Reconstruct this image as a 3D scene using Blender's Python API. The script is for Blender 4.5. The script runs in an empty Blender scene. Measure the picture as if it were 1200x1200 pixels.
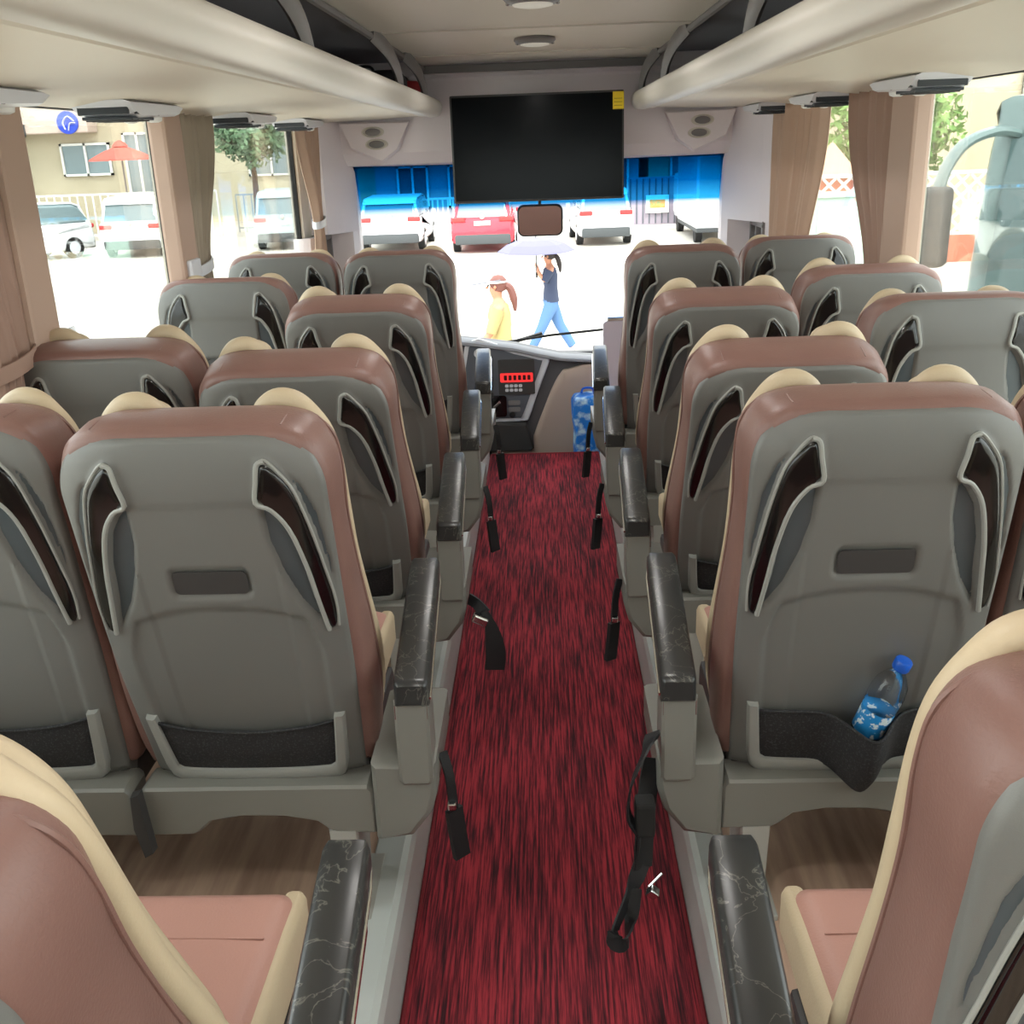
import bpy, bmesh, math, random
from mathutils import Vector, Matrix, Euler, noise
random.seed(7)
PI = math.pi
S = bpy.context.scene
COL = S.collection

# ------------------------------------------------------------------ camera
def norm(v): return Vector(v).normalized()
_f, _vx, _vy, _roll = 1200.0, 633.0, 168.0, 0.024
F = norm(((_vx-600)/_f, (600-_vy)/_f, -1))
Xc = Vector((1, _roll, 0)); Xc.z = -(Xc.x*F.x + Xc.y*F.y)/F.z; Xc.normalize()
Zc = Xc.cross(F)
cam_data = bpy.data.cameras.new('camera'); cam = bpy.data.objects.new('camera', cam_data); COL.objects.link(cam)
cam_data.sensor_width = 36; cam_data.lens = 36; cam_data.clip_start = 0.02; cam_data.clip_end = 500
cam.matrix_world = Matrix.Translation((0.016, 0, 1.58)) @ Matrix((Xc, F, Zc)).to_4x4()
S.camera = cam

# ------------------------------------------------------------------ sky, sun, exposure
W = bpy.data.worlds.new('world'); S.world = W; W.use_nodes = True
bg = W.node_tree.nodes['Background']; bg.inputs[0].default_value = (0.97, 0.985, 1.0, 1); bg.inputs[1].default_value = 4.6
sun_data = bpy.data.lights.new('sun', 'SUN'); sun_data.energy = 3.0; sun_data.angle = math.radians(12); sun_data.color = (1, .97, .92)
sun = bpy.data.objects.new('sun', sun_data); COL.objects.link(sun); sun.rotation_euler = (math.radians(28), math.radians(14), 0)
S.view_settings.view_transform = 'Standard'; S.view_settings.look = 'None'
S.view_settings.exposure = 0.14; S.view_settings.gamma = 1.0; S.view_settings.use_curve_mapping = False

# ------------------------------------------------------------------ materials
def s2l(c): return c/12.92 if c <= .04045 else ((c+.055)/1.055)**2.4
def rgb(r, g, b): return (s2l(r/255), s2l(g/255), s2l(b/255), 1)
def mat(name, col, rough=.5, metal=0, bump=None, vary=None, coat=0, spec=.5, emit=0, trans=0):
    """bump=(scale,strength); vary=(scale, second colour, lo, hi)"""
    m = bpy.data.materials.new(name); m.use_nodes = True; nt = m.node_tree; N = nt.nodes; Lk = nt.links
    p = N['Principled BSDF']
    p.inputs['Base Color'].default_value = col; p.inputs['Roughness'].default_value = rough
    p.inputs['Metallic'].default_value = metal; p.inputs['Coat Weight'].default_value = coat
    p.inputs['Specular IOR Level'].default_value = spec; p.inputs['Transmission Weight'].default_value = trans
    if emit: p.inputs['Emission Color'].default_value = col; p.inputs['Emission Strength'].default_value = emit
    tc = N.new('ShaderNodeTexCoord')
    if vary:
        n = N.new('ShaderNodeTexNoise'); n.inputs['Scale'].default_value = vary[0]; n.inputs['Detail'].default_value = 4
        r = N.new('ShaderNodeValToRGB'); r.color_ramp.elements[0].position = vary[2]; r.color_ramp.elements[1].position = vary[3]
        r.color_ramp.elements[0].color = col; r.color_ramp.elements[1].color = vary[1]
        Lk.new(tc.outputs['Object'], n.inputs['Vector']); Lk.new(n.outputs['Fac'], r.inputs['Fac']); Lk.new(r.outputs['Color'], p.inputs['Base Color'])
    if bump:
        n = N.new('ShaderNodeTexNoise'); n.inputs['Scale'].default_value = bump[0]; n.inputs['Detail'].default_value = 3
        b = N.new('ShaderNodeBump'); b.inputs['Strength'].default_value = bump[1]; b.inputs['Distance'].default_value = .002
        Lk.new(tc.outputs['Object'], n.inputs['Vector']); Lk.new(n.outputs['Fac'], b.inputs['Height']); Lk.new(b.outputs['Normal'], p.inputs['Normal'])
    return m
def glass(name, tint, gloss=.08, rough=.0):
    m = bpy.data.materials.new(name); m.use_nodes = True; nt = m.node_tree; N = nt.nodes; N.clear(); Lk = nt.links
    o = N.new('ShaderNodeOutputMaterial'); t = N.new('ShaderNodeBsdfTransparent'); g = N.new('ShaderNodeBsdfGlossy'); x = N.new('ShaderNodeMixShader')
    t.inputs[0].default_value = tint; g.inputs['Roughness'].default_value = rough
    fr = N.new('ShaderNodeFresnel'); fr.inputs[0].default_value = 1.35
    mu = N.new('ShaderNodeMath'); mu.operation = 'MULTIPLY'; mu.inputs[1].default_value = gloss*10
    Lk.new(fr.outputs[0], mu.inputs[0]); Lk.new(mu.outputs[0], x.inputs[0])
    Lk.new(t.outputs[0], x.inputs[1]); Lk.new(g.outputs[0], x.inputs[2]); Lk.new(x.outputs[0], o.inputs[0])
    return m
M = {}
M['shell'] = mat('grey_plastic', rgb(107,107,104), .42, bump=(900,.12))
M['shell_light'] = mat('light_grey_plastic', rgb(146,147,142), .38, bump=(900,.1))
M['lens'] = mat('blue_grey_recess', rgb(72,80,84), .3)
M['base'] = mat('warm_grey_plastic', rgb(122,121,115), .42, bump=(700,.12))
M['dark_plastic'] = mat('dark_plastic', rgb(58,57,57), .5)
M['black_gloss'] = mat('black_gloss_plastic', rgb(12,13,14), .14, coat=.3)
M['leather'] = mat('brown_leather', rgb(126,94,86), .42, bump=(260,.25), vary=(6, rgb(118,86,78), .3, .7))
M['seat_leather'] = mat('pink_brown_leather', rgb(178,134,122), .42, bump=(260,.25))
M['beige'] = mat('beige_leather', rgb(188,170,142), .5, bump=(220,.25))
M['net'] = mat('black_net', rgb(34,34,36), .8, bump=(500,.6), vary=(260, rgb(66,66,68), .52, .72))
M['strap'] = mat('black_webbing', rgb(22,22,25), .6, bump=(600,.4))
M['chrome'] = mat('chrome', rgb(210,210,210), .15, metal=1)
M['redbrown'] = mat('glossy_redbrown', rgb(104,68,66), .15, coat=.5)
M['white_paint'] = mat('pale_grey_paint', rgb(196,202,200), .4, bump=(60,.05))
M['cream'] = mat('cream_panel', rgb(222,214,198), .5)
M['cream_right'] = M['cream']
M['lip'] = mat('lip_plastic', rgb(205,200,190), .4)
M['ceil'] = mat('ceiling_vinyl', rgb(222,216,206), .6, bump=(300,.1))
M['mauve'] = mat('pale_mauve_panel', rgb(226,218,221), .5)
M['dark_rack'] = mat('rack_lining', rgb(150,152,164), .8, bump=(200,.2))
M['strut'] = mat('strut_grey', rgb(120,117,118), .45)
M['rubber'] = mat('black_rubber', rgb(24,24,24), .8)
M['curtain_tan'] = mat('tan_curtain', rgb(186,158,138), .9, bump=(500,.3))
M['curtain_taupe'] = mat('taupe_curtain', rgb(158,146,130), .9, bump=(500,.3))
M['curtain_brown'] = mat('brown_curtain', rgb(158,130,116), .9, bump=(500,.3))
M['pillar'] = mat('pillar_vinyl', rgb(176,150,134), .7, bump=(300,.15))
M['grille'] = mat('vent_grille', rgb(50,56,62), .5)
M['silver'] = mat('silver_plastic', rgb(212,214,220), .3)
M['screen'] = mat('black_screen', rgb(6,9,12), .15, spec=.08)
M['yellow'] = mat('yellow_sticker', rgb(226,196,30), .6)
M['blue_plastic'] = mat('blue_plastic_wrap', rgb(22,120,214), .3, vary=(14, rgb(190,224,246), .5, .62))
M['cap_blue'] = mat('blue_cap', rgb(26,92,200), .35)
M['label_blue'] = mat('blue_label', rgb(40,140,210), .4, vary=(60, rgb(225,238,245), .56, .6))
M['clear'] = glass('clear_plastic', (.95,.97,.98,1), .16, .05)
M['glass'] = glass('window_glass', (.93,.965,.945,1), .05)
M['car_glass'] = mat('car_glass', rgb(120,136,140), .1)
M['white_car'] = mat('white_car_paint', rgb(232,234,236), .25, coat=.4)
M['red_car'] = mat('red_car_paint', rgb(214,44,62), .25, coat=.4)
M['tail'] = mat('tail_lamp_red', rgb(200,52,52), .3)
M['plate'] = mat('number_plate', rgb(235,235,230), .5)
M['bumper'] = mat('grey_bumper', rgb(66,70,72), .6)
M['asphalt'] = mat('pale_concrete', rgb(196,190,180), .9, bump=(2,.2), vary=(.35, rgb(180,176,168), .35, .7))
M['bld'] = mat('beige_render', rgb(190,180,156), .9, vary=(.6, rgb(182,172,148), .4, .6))
M['bld_pink'] = mat('pink_fascia', rgb(196,178,166), .8)
M['bld_grey'] = mat('grey_facade', rgb(150,152,160), .8)
M['bld_dark'] = mat('dark_recess', rgb(92,96,104), .7)
M['leaf'] = mat('leaves', rgb(92,140,66), .8, vary=(3, rgb(140,176,96), .4, .65))
M['leaf_dark'] = mat('dark_leaves', rgb(84,112,82), .8, vary=(3, rgb(120,146,110), .4, .65))
M['trunk'] = mat('bark', rgb(110,90,70), .9)
M['terracotta'] = mat('terracotta', rgb(196,120,96), .8)
M['umbrella_red'] = mat('red_canopy', rgb(214,96,84), .8)
M['umbrella_lav'] = mat('lavender_canopy', rgb(104,102,136), .8)
M['white_metal'] = mat('white_metal', rgb(224,224,220), .5)
M['green_box'] = mat('pale_green_metal', rgb(176,206,196), .5)
M['skin'] = mat('skin', rgb(190,132,104), .6)
M['hair'] = mat('dark_hair', rgb(44,36,36), .6)
M['hair_red'] = mat('red_brown_hair', rgb(110,66,58), .6)
M['navy'] = mat('navy_cloth', rgb(52,60,82), .9)
M['denim'] = mat('blue_denim', rgb(82,116,160), .9)
M['yellow_cloth'] = mat('yellow_cloth', rgb(184,156,90), .9)
M['white_cloth'] = mat('white_cloth', rgb(235,232,228), .9)
M['coach'] = mat('teal_grey_coach_paint', rgb(112,130,128), .3, coat=.4)
M['led'] = mat('red_led', (0.8,.03,.03,1), .5, emit=.8)
M['blue_logo'] = mat('blue_logo', rgb(40,70,190), .6)
M['rear_light'] = mat('driver_grey', rgb(84,84,88), .5)
M['console_beige'] = mat('console_beige', rgb(176,158,146), .6, bump=(200,.2))

def carpet_mat():
    m = mat('red_streaked_carpet', rgb(150,25,40), .95); nt = m.node_tree; N = nt.nodes; L = nt.links; p = N['Principled BSDF']
    p.inputs['Specular IOR Level'].default_value = .1
    tc = N.new('ShaderNodeTexCoord'); mp = N.new('ShaderNodeMapping'); mp.inputs['Scale'].default_value = (170, 5, 1)
    n = N.new('ShaderNodeTexNoise'); n.inputs['Scale'].default_value = 1; n.inputs['Detail'].default_value = 4; n.inputs['Roughness'].default_value = .65
    r = N.new('ShaderNodeValToRGB'); e = r.color_ramp.elements
    e[0].position = .36; e[0].color = rgb(58,36,40); e[1].position = .60; e[1].color = rgb(164,56,66)
    k = r.color_ramp.elements.new(.47); k.color = rgb(108,42,50)
    mp2 = N.new('ShaderNodeMapping'); mp2.inputs['Scale'].default_value = (9, 1.6, 1)
    n2 = N.new('ShaderNodeTexNoise'); n2.inputs['Scale'].default_value = 1; n2.inputs['Detail'].default_value = 3
    mr = N.new('ShaderNodeMapRange'); mr.inputs[1].default_value = .3; mr.inputs[2].default_value = .7; mr.inputs[3].default_value = .86; mr.inputs[4].default_value = 1.1
    mx = N.new('ShaderNodeVectorMath'); mx.operation = 'SCALE'
    L.new(tc.outputs['Object'], mp.inputs[0]); L.new(mp.outputs[0], n.inputs[0])
    mu = N.new('ShaderNodeMath'); mu.operation = 'MULTIPLY'
    L.new(tc.outputs['Object'], mp2.inputs[0]); L.new(mp2.outputs[0], n2.inputs[0]); L.new(n2.outputs[0], mr.inputs[0])
    L.new(n.outputs[0], mu.inputs[0]); L.new(mr.outputs[0], mu.inputs[1]); L.new(mu.outputs[0], r.inputs[0]); L.new(r.outputs[0], p.inputs['Base Color'])
    b = N.new('ShaderNodeBump'); b.inputs['Strength'].default_value = .6; b.inputs['Distance'].default_value = .003
    L.new(n.outputs[0], b.inputs['Height']); L.new(b.outputs[0], p.inputs['Normal'])
    return m
M['carpet'] = carpet_mat()
def vinyl_mat():
    m = mat('wood_look_vinyl', rgb(140,112,94), .45); nt = m.node_tree; N = nt.nodes; L = nt.links; p = N['Principled BSDF']
    tc = N.new('ShaderNodeTexCoord'); mp = N.new('ShaderNodeMapping'); mp.inputs['Scale'].default_value = (26, 3, 1); mp.inputs['Rotation'].default_value = (0,0,.5)
    n = N.new('ShaderNodeTexNoise'); n.inputs['Scale'].default_value = 1; n.inputs['Detail'].default_value = 4
    r = N.new('ShaderNodeValToRGB'); e = r.color_ramp.elements; e[0].position = .3; e[0].color = rgb(156,128,112); e[1].position = .7; e[1].color = rgb(204,176,154)
    L.new(tc.outputs['Object'], mp.inputs[0]); L.new(mp.outputs[0], n.inputs[0]); L.new(n.outputs[0], r.inputs[0]); L.new(r.outputs[0], p.inputs['Base Color'])
    return m
M['vinyl'] = vinyl_mat()
def marble_mat():
    m = mat('black_marbled_pad', rgb(40,40,42), .3); nt = m.node_tree; N = nt.nodes; L = nt.links; p = N['Principled BSDF']
    tc = N.new('ShaderNodeTexCoord'); n = N.new('ShaderNodeTexNoise'); n.inputs['Scale'].default_value = 15; n.inputs['Detail'].default_value = 7; n.inputs['Distortion'].default_value = 1.0
    r = N.new('ShaderNodeValToRGB'); e = r.color_ramp.elements; e[0].position = .492; e[0].color = rgb(46,46,46); e[1].position = .516; e[1].color = rgb(46,46,46)
    k = e.new(.504); k.color = rgb(100,99,92)
    L.new(tc.outputs['Object'], n.inputs[0]); L.new(n.outputs[0], r.inputs[0]); L.new(r.outputs[0], p.inputs['Base Color'])
    return m
M['marble'] = marble_mat()
def blue_film():
    # the windscreen's tinted sun strip: fades out towards its lower edge
    m = bpy.data.materials.new('blue_sun_film'); m.use_nodes = True; nt = m.node_tree; N = nt.nodes; N.clear(); L = nt.links
    o = N.new('ShaderNodeOutputMaterial'); t = N.new('ShaderNodeBsdfTransparent')
    tc = N.new('ShaderNodeTexCoord'); sp = N.new('ShaderNodeSeparateXYZ'); r = N.new('ShaderNodeValToRGB'); e = r.color_ramp.elements
    L.new(tc.outputs['Generated'], sp.inputs[0]); L.new(sp.outputs['Z'], r.inputs[0]); L.new(r.outputs[0], t.inputs[0]); L.new(t.outputs[0], o.inputs[0])
    e[0].position = 0; e[0].color = (1,1,1,1); e[1].position = 1; e[1].color = (.0,.010,.045,1)
    k = e.new(.12); k.color = (.02,.30,.66,1); k = e.new(.5); k.color = (.0,.085,.30,1)
    return m
M['film'] = blue_film()

# ------------------------------------------------------------------ objects
def props(o, label=None, cat=None, group=None, kind=None):
    if label: o['label'] = label
    if cat: o['category'] = cat
    if group: o['group'] = group
    if kind: o['kind'] = kind
    return o
def thing(name, label, cat, loc=(0,0,0), rz=0, group=None):
    o = bpy.data.objects.new(name, None); COL.objects.link(o); o.empty_display_size = .1
    o.location = loc; o.rotation_euler = (0,0,rz)
    return props(o, label, cat, group)
def link(name, me, parent=None, loc=None, rot=None):
    o = bpy.data.objects.new(name, me); COL.objects.link(o); o.parent = parent
    if loc: o.location = loc
    if rot: o.rotation_euler = rot
    return o
class MB:
    """collects shapes for ONE mesh"""
    def __init__(s): s.v = []; s.f = []
    def add(s, v, f):
        n = len(s.v); s.v += [tuple(p) for p in v]; s.f += [tuple(i+n for i in q) for q in f]; return s
    def box(s, x0, x1, y0, y1, z0, z1, bev=0, rot=None, seg=2):
        bm = bmesh.new(); bmesh.ops.create_cube(bm, size=1)
        c = Vector(((x0+x1)/2,(y0+y1)/2,(z0+z1)/2)); d = Vector((x1-x0,y1-y0,z1-z0))
        for v in bm.verts: v.co = Vector((v.co.x*d.x, v.co.y*d.y, v.co.z*d.z))
        if bev: bmesh.ops.bevel(bm, geom=bm.edges[:], offset=bev, segments=seg, affect='EDGES', profile=.6)
        R = Euler(rot).to_matrix() if rot else Matrix.Identity(3)
        bm.verts.ensure_lookup_table(); bm.verts.index_update()
        s.add([R @ v.co + c for v in bm.verts], [[v.index for v in f.verts] for f in bm.faces]); bm.free(); return s
    def tube(s, pts, r, n=8, ry=None, caps=True, up=(0,0,1)):
        pts = [Vector(p) for p in pts]; m = len(pts); vs = []; fs = []; prev = None
        for i, p in enumerate(pts):
            t = (pts[min(i+1,m-1)]-pts[max(i-1,0)]).normalized()
            if prev is None:
                a = Vector(up); a = a - t*a.dot(t)
                if a.length < .05: a = Vector((1,0,0)) - t*t.x
            else: a = prev - t*prev.dot(t)
            a.normalize(); prev = a; b = t.cross(a)
            ri = r[i] if isinstance(r, (list,tuple)) else r
            rj = ri if ry is None else (ry[i] if isinstance(ry,(list,tuple)) else ry)
            for k in range(n):
                q = 2*PI*k/n; vs.append(p + a*math.cos(q)*ri + b*math.sin(q)*rj)
        for i in range(m-1):
            for k in range(n):
                fs.append((i*n+k, i*n+(k+1)%n, (i+1)*n+(k+1)%n, (i+1)*n+k))
        if caps: fs.append(tuple(range(n))[::-1]); fs.append(tuple((m-1)*n+k for k in range(n)))
        return s.add(vs, fs)
    def ribbon(s, pts, w, wdir, th=.003):
        """flat strap along pts, width w (number or list) along wdir"""
        pts = [Vector(p) for p in pts]; vs = []; fs = []; m = len(pts)
        for i, p in enumerate(pts):
            t = (pts[min(i+1,m-1)]-pts[max(i-1,0)]).normalized()
            wd = Vector(wdir[i]) if isinstance(wdir, list) else Vector(wdir)
            wd = (wd - t*wd.dot(t)).normalized(); n = t.cross(wd)
            wi = (w[i] if isinstance(w, list) else w)/2
            vs += [p+wd*wi+n*th, p-wd*wi+n*th, p-wd*wi-n*th, p+wd*wi-n*th]
        for i in range(m-1):
            for k in range(4): fs.append((i*4+k, i*4+(k+1)%4, i*4+4+(k+1)%4, i*4+4+k))
        fs += [(3,2,1,0), tuple((m-1)*4+k for k in range(4))]
        return s.add(vs, fs)
    def lathe(s, prof, n=24, c=(0,0,0), R=None):
        vs = []; fs = []; R = R or Matrix.Identity(3)
        for (r, z) in prof:
            for k in range(n):
                q = 2*PI*k/n; vs.append(R @ Vector((r*math.cos(q), r*math.sin(q), z)) + Vector(c))
        for i in range(len(prof)-1):
            for k in range(n): fs.append((i*n+k, i*n+(k+1)%n, (i+1)*n+(k+1)%n, (i+1)*n+k))
        fs += [tuple(range(n))[::-1], tuple((len(prof)-1)*n+k for k in range(n))]
        return s.add(vs, fs)
    def slab(s, out, layers, fn, rings=(.75,.45,.18)):
        """closed outline (a,b) swept through layers (c, inset); fn maps (a,b,c) to a point. Caps are concentric rings."""
        n = len(out); ar = sum(out[i][0]*out[(i+1)%n][1]-out[(i+1)%n][0]*out[i][1] for i in range(n))
        sg = 1 if ar > 0 else -1
        nr = []
        for i in range(n):
            ax, ay = out[i-1]; bx, by = out[(i+1)%n]; tx, ty = bx-ax, by-ay; l = math.hypot(tx,ty) or 1
            nr.append((sg*ty/l, -sg*tx/l))
        ca = sum(p[0] for p in out)/n; cb = sum(p[1] for p in out)/n
        loops = []
        def ring(ins, c, k=1): loops.append([fn(ca+(out[i][0]-nr[i][0]*ins-ca)*k, cb+(out[i][1]-nr[i][1]*ins-cb)*k, c) for i in range(n)])
        for k in reversed(rings): ring(layers[0][1], layers[0][0], k)
        for c, ins in layers: ring(ins, c)
        for k in rings: ring(layers[-1][1], layers[-1][0], k)
        vs = [p for l in loops for p in l]; fs = []
        for j in range(len(loops)-1):
            for i in range(n):
                q = (j*n+i, j*n+(i+1)%n, (j+1)*n+(i+1)%n, (j+1)*n+i); fs.append(q)
        fs.append(tuple(range(n))[::-1]); fs.append(tuple((len(loops)-1)*n+i for i in range(n)))
        return s.add(vs, fs)
    def prism(s, out, c0, c1, fn, bev=0):
        if bev: return s.slab(out, [(c0,bev),(c0+bev*.3,bev*.3),(c0+bev,0),(c1-bev,0),(c1-bev*.3,bev*.3),(c1,bev)], fn, ())
        return s.slab(out, [(c0,0),(c1,0)], fn, ())
    def mesh(s, name, m, smooth=False, angle=38):
        me = bpy.data.meshes.new(name); me.from_pydata(s.v, [], s.f); me.materials.append(m)
        bm = bmesh.new(); bm.from_mesh(me); bmesh.ops.recalc_face_normals(bm, faces=bm.faces); bm.to_mesh(me); bm.free()
        if smooth:
            me.polygons.foreach_set('use_smooth', [True]*len(me.polygons))
            me.set_sharp_from_angle(angle=math.radians(angle))
        me.update(); return me
    def obj(s, name, m, parent=None, smooth=False, angle=38, loc=None, rot=None):
        return link(name, s.mesh(name, m, smooth, angle), parent, loc, rot)
XZ = lambda a, b, c: (a, c, b)      # outline in x,z ; thickness along y
YZ = lambda a, b, c: (c, a, b)      # outline in y,z ; thickness along x
XY = lambda a, b, c: (a, b, c)
def struct(name, mb, m, **k): return props(mb.obj(name, m, **k), kind='structure')
def spline(pts, per=6, closed=False):
    P = [Vector(p) for p in pts]; n = len(P); out = []
    for i in range(n if closed else n-1):
        a = P[(i-1)%n] if closed or i > 0 else P[0]; b = P[i]; c = P[(i+1)%n]; d = P[(i+2)%n] if closed or i+2 < n else P[-1]
        for k in range(per):
            t = k/per; out.append(.5*((2*b)+(c-a)*t+(2*a-5*b+4*c-d)*t*t+(3*b-a-3*c+d)*t**3))
    if not closed: out.append(P[-1])
    return out
def rrect(x0, x1, z0, z1, r, n=5):
    out = []
    for cx, cz, a in ((x1-r,z1-r,0),(x0+r,z1-r,PI/2),(x0+r,z0+r,PI),(x1-r,z0+r,1.5*PI)):
        for k in range(n+1): q = a+PI/2*k/n; out.append((cx+r*math.cos(q), cz+r*math.sin(q)))
    return out
def sm(a, b, x):
    t = max(0, min(1, (x-a)/(b-a))); return t*t*(3-2*t)

# ================================================================== THE SETTING: the coach body
AX = .293                                             # half width of the sunken aisle
struct('floor', MB().box(-AX,AX,-2.6,5.3,-.06,0), M['vinyl'])
for s, nm in ((-1,'trim_1'),(1,'trim_2')):            # raised platforms under the seats
    x0, x1 = sorted((s*(AX+.012), s*1.21))
    struct(nm, MB().box(x0,x1,-2.6,5.22,-.06,.165), M['vinyl'])
for s, nm in ((-1,'trim_3'),(1,'trim_4')):            # pale risers with a rounded nosing along the aisle
    out = [(AX,0),(AX,.15),(AX+.006,.172),(AX+.018,.18),(AX+.075,.176),(AX+.08,.166),(AX+.013,.16),(AX+.013,0)]
    mb = MB().prism([(s*a,b) for a,b in out], -2.6, 5.24, XZ)
    struct(nm, mb, M['white_paint'])
struct('trim_5', MB().box(-1.12,1.12,5.3,6.4,-.42,-.36), M['dark_plastic'])   # the lower cab floor
struct('trim_6', MB().box(-1.12,1.12,5.262,5.3,-.42,-.005), M['console_beige'])
WX = 1.21
# side walls: below the glass, above the glass, pillars
def wall(side, s):
    mb = MB(); x0, x1 = sorted((s*WX, s*(WX+.05)))
    mb.box(x0,x1,-2.6,5.95,-.5,.70); mb.box(x0,x1,-2.6,5.95,1.725,2.02)
    cuts = [(-2.6,-2.45),(-1.15,-1.0),(.35,.5),(2.44,2.53)] + ([(3.50,3.62),(5.42,5.95)] if s < 0 else [(3.50,3.64),(5.38,5.95)])
    for a, b in cuts: mb.box(x0,x1,a,b,.70,1.725)
    struct('wall_'+side, mb, M['cream'])
    n = 0
    return cuts
wn = 0
for side, s in (('left',-1),('right',1)):
    cuts = wall(side, s)
    for (a, b), (c, d) in zip(cuts[:-1], cuts[1:]):
        wn += 1; xg = s*(WX+.025)
        w = struct('window_%d' % wn, MB().box(xg-.003,xg+.003,b,c,.70,1.725), M['glass'])
        fr = MB(); t = .018
        for q in ((b,c,.70,.70+t),(b,c,1.725-t,1.725),(b,b+t,.70,1.725),(c-t,c,.70,1.725)): fr.box(xg-.012,xg+.012,*q)
        fr.obj('window_frame', M['rubber'], w)
struct('ceiling', MB().prism([(-.60,1.985),(-.585,1.972),(-.3,1.98),(0,1.984),(.3,1.98),(.585,1.972),(.60,1.985),(.60,2.02),(-.60,2.02)], -2.6, 5.8, XZ), M['ceil'])
for i, yy in enumerate((1.2, 2.75, 4.05, 5.1)):        # joints between the ceiling panels
    struct('trim_%d' % (7+i), MB().box(-.58,.58,yy-.004,yy+.004,1.970,1.976), M['lip'])
for s, nm in ((-1,'trim_11'),(1,'trim_12')):          # dark rack lining above the shelves
    mb = MB(); x0, x1 = sorted((s*.585, s*WX)); mb.box(x0,x1,-2.6,5.8,1.995,2.02)
    x0, x1 = sorted((s*1.16, s*1.20)); mb.box(x0,x1,-2.6,5.8,1.74,2.0)
    struct(nm, mb, M['dark_rack'])
# rear wall with a window
mb = MB(); mb.box(-1.26,1.26,-2.66,-2.6,-.5,.9); mb.box(-1.26,1.26,-2.66,-2.6,1.75,2.05)
for a, b in ((-1.26,-1.02),(1.02,1.26)): mb.box(a,b,-2.66,-2.6,.9,1.75)
struct('wall_back', mb, M['cream'])
struct('window_%d' % (wn+1), MB().box(-1.02,1.02,-2.635,-2.625,.9,1.75), M['glass'])
struct('trim_13', MB().box(-1.26,1.26,-2.66,5.98,2.02,2.05), M['white_metal'])   # roof skin

# front bulkhead above the windscreen
BY = 5.74
out = [(5.70,1.972),(5.70,1.93),(5.735,1.915),(BY,1.90),(BY+.02,1.56),(BY+.05,1.50),(BY+.16,1.485),(BY+.24,1.50),(BY+.24,2.02),(5.70,2.02)]
struct('wall_front', MB().slab(out, [(-1.21,0),(1.21,0)], YZ, ()), M['mauve'])
struct('trim_14', MB().box(-.585,.585,5.675,5.70,1.935,1.973,.004), M['strut'])
# windscreen, leaning out towards its foot
def ws(z): return 5.86 + (1.49-z)*.42
mb = MB(); n = 24; vs = []; fs = []
for j in range(2):
    for i in range(n+1):
        x = -1.06+2.12*i/n; z = (.35, 1.50)[j]; vs.append((x, ws(z)+.02-.05*abs(x/1.06)**3, z))
for i in range(n): fs.append((i,i+1,n+2+i,n+1+i))
mb.add(vs, fs); wsg = struct('window_%d' % (wn+2), mb, M['glass'])
mb = MB(); vs = []; fs = []
for j in range(2):
    for i in range(n+1):
        x = -1.05+2.10*i/n; z = (1.235, 1.50)[j]; vs.append((x, ws(z)+.012-.05*abs(x/1.06)**3, z))
for i in range(n): fs.append((i,i+1,n+2+i,n+1+i))
mb.add(vs, fs); props(mb.obj('sun_strip', M['film'], wsg), 'blue tinted sun strip fading out downwards')
struct('wall_windscreen_foot', MB().box(-1.2,1.2,6.30,6.36,-.5,.36), M['dark_plastic'])
# corner pillars
for s, nm in ((-1,'trim_15'),(1,'trim_16')):
    out = [(1.21,5.60),(1.125,5.61),(1.06,5.72),(.995,5.84),(.995,5.93),(1.06,6.30),(1.26,6.30),(1.26,5.60)] if s < 0 else [(1.21,5.38),(1.175,5.39),(1.13,5.48),(1.06,5.66),(.995,5.84),(.995,5.93),(1.06,6.30),(1.26,6.30),(1.26,5.38)]
    mb = MB(); 
    out2 = [(s*a,b) for a,b in out]
    mb.prism(out2, 1.16, 1.73, XY); 
    mb.prism([(s*a,b) for a,b in [(1.21,5.38),(1.175,5.39),(1.15,5.46),(1.26,5.46),(1.26,5.38)]], -.4, 1.16, XY)
    mb.prism([(s*a,b) for a,b in [(1.02,5.78),(.995,5.84),(.995,5.93),(1.06,6.30),(1.26,6.30),(1.26,5.78)]], -.4, 1.16, XY)
    mb.box(*sorted((s*1.15,s*1.26)),5.40,5.80,-.4,.80)
    p = struct(nm, mb, M['mauve'])
    MB().box(*sorted((s*1.175,s*1.181)),5.44,5.79,.8,1.16).obj('quarter_window', M['glass'], p)
    fr = MB(); x0, x1 = sorted((s*1.14, s*1.18))
    for q in ((5.45,5.78,1.13,1.165),(5.45,5.48,.8,1.15),(5.61,5.63,.8,1.15),(5.76,5.79,.8,1.15)): fr.box(x0,x1,*q,.004)
    fr.obj('window_frame', M['strut'], p)

# ================================================================== fittings of the coach
c = MB().box(-AX+.004,AX-.004,-2.3,5.285,.001,.012,.004).obj('aisle_carpet', M['carpet'])
props(c, 'dark red and black streaked carpet runner along the aisle', 'carpet')
c2 = MB(); c2.tube([(-AX+.006,-2.3,.012),(-AX+.006,5.285,.012)], .005, 6).tube([(AX-.006,-2.3,.012),(AX-.006,5.285,.012)], .005, 6).tube([(-AX+.01,5.283,.012),(AX-.01,5.283,.012)], .006, 6)
c2.obj('edge_binding', mat('dark_red_binding', rgb(120,30,40), .9), c)

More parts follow.
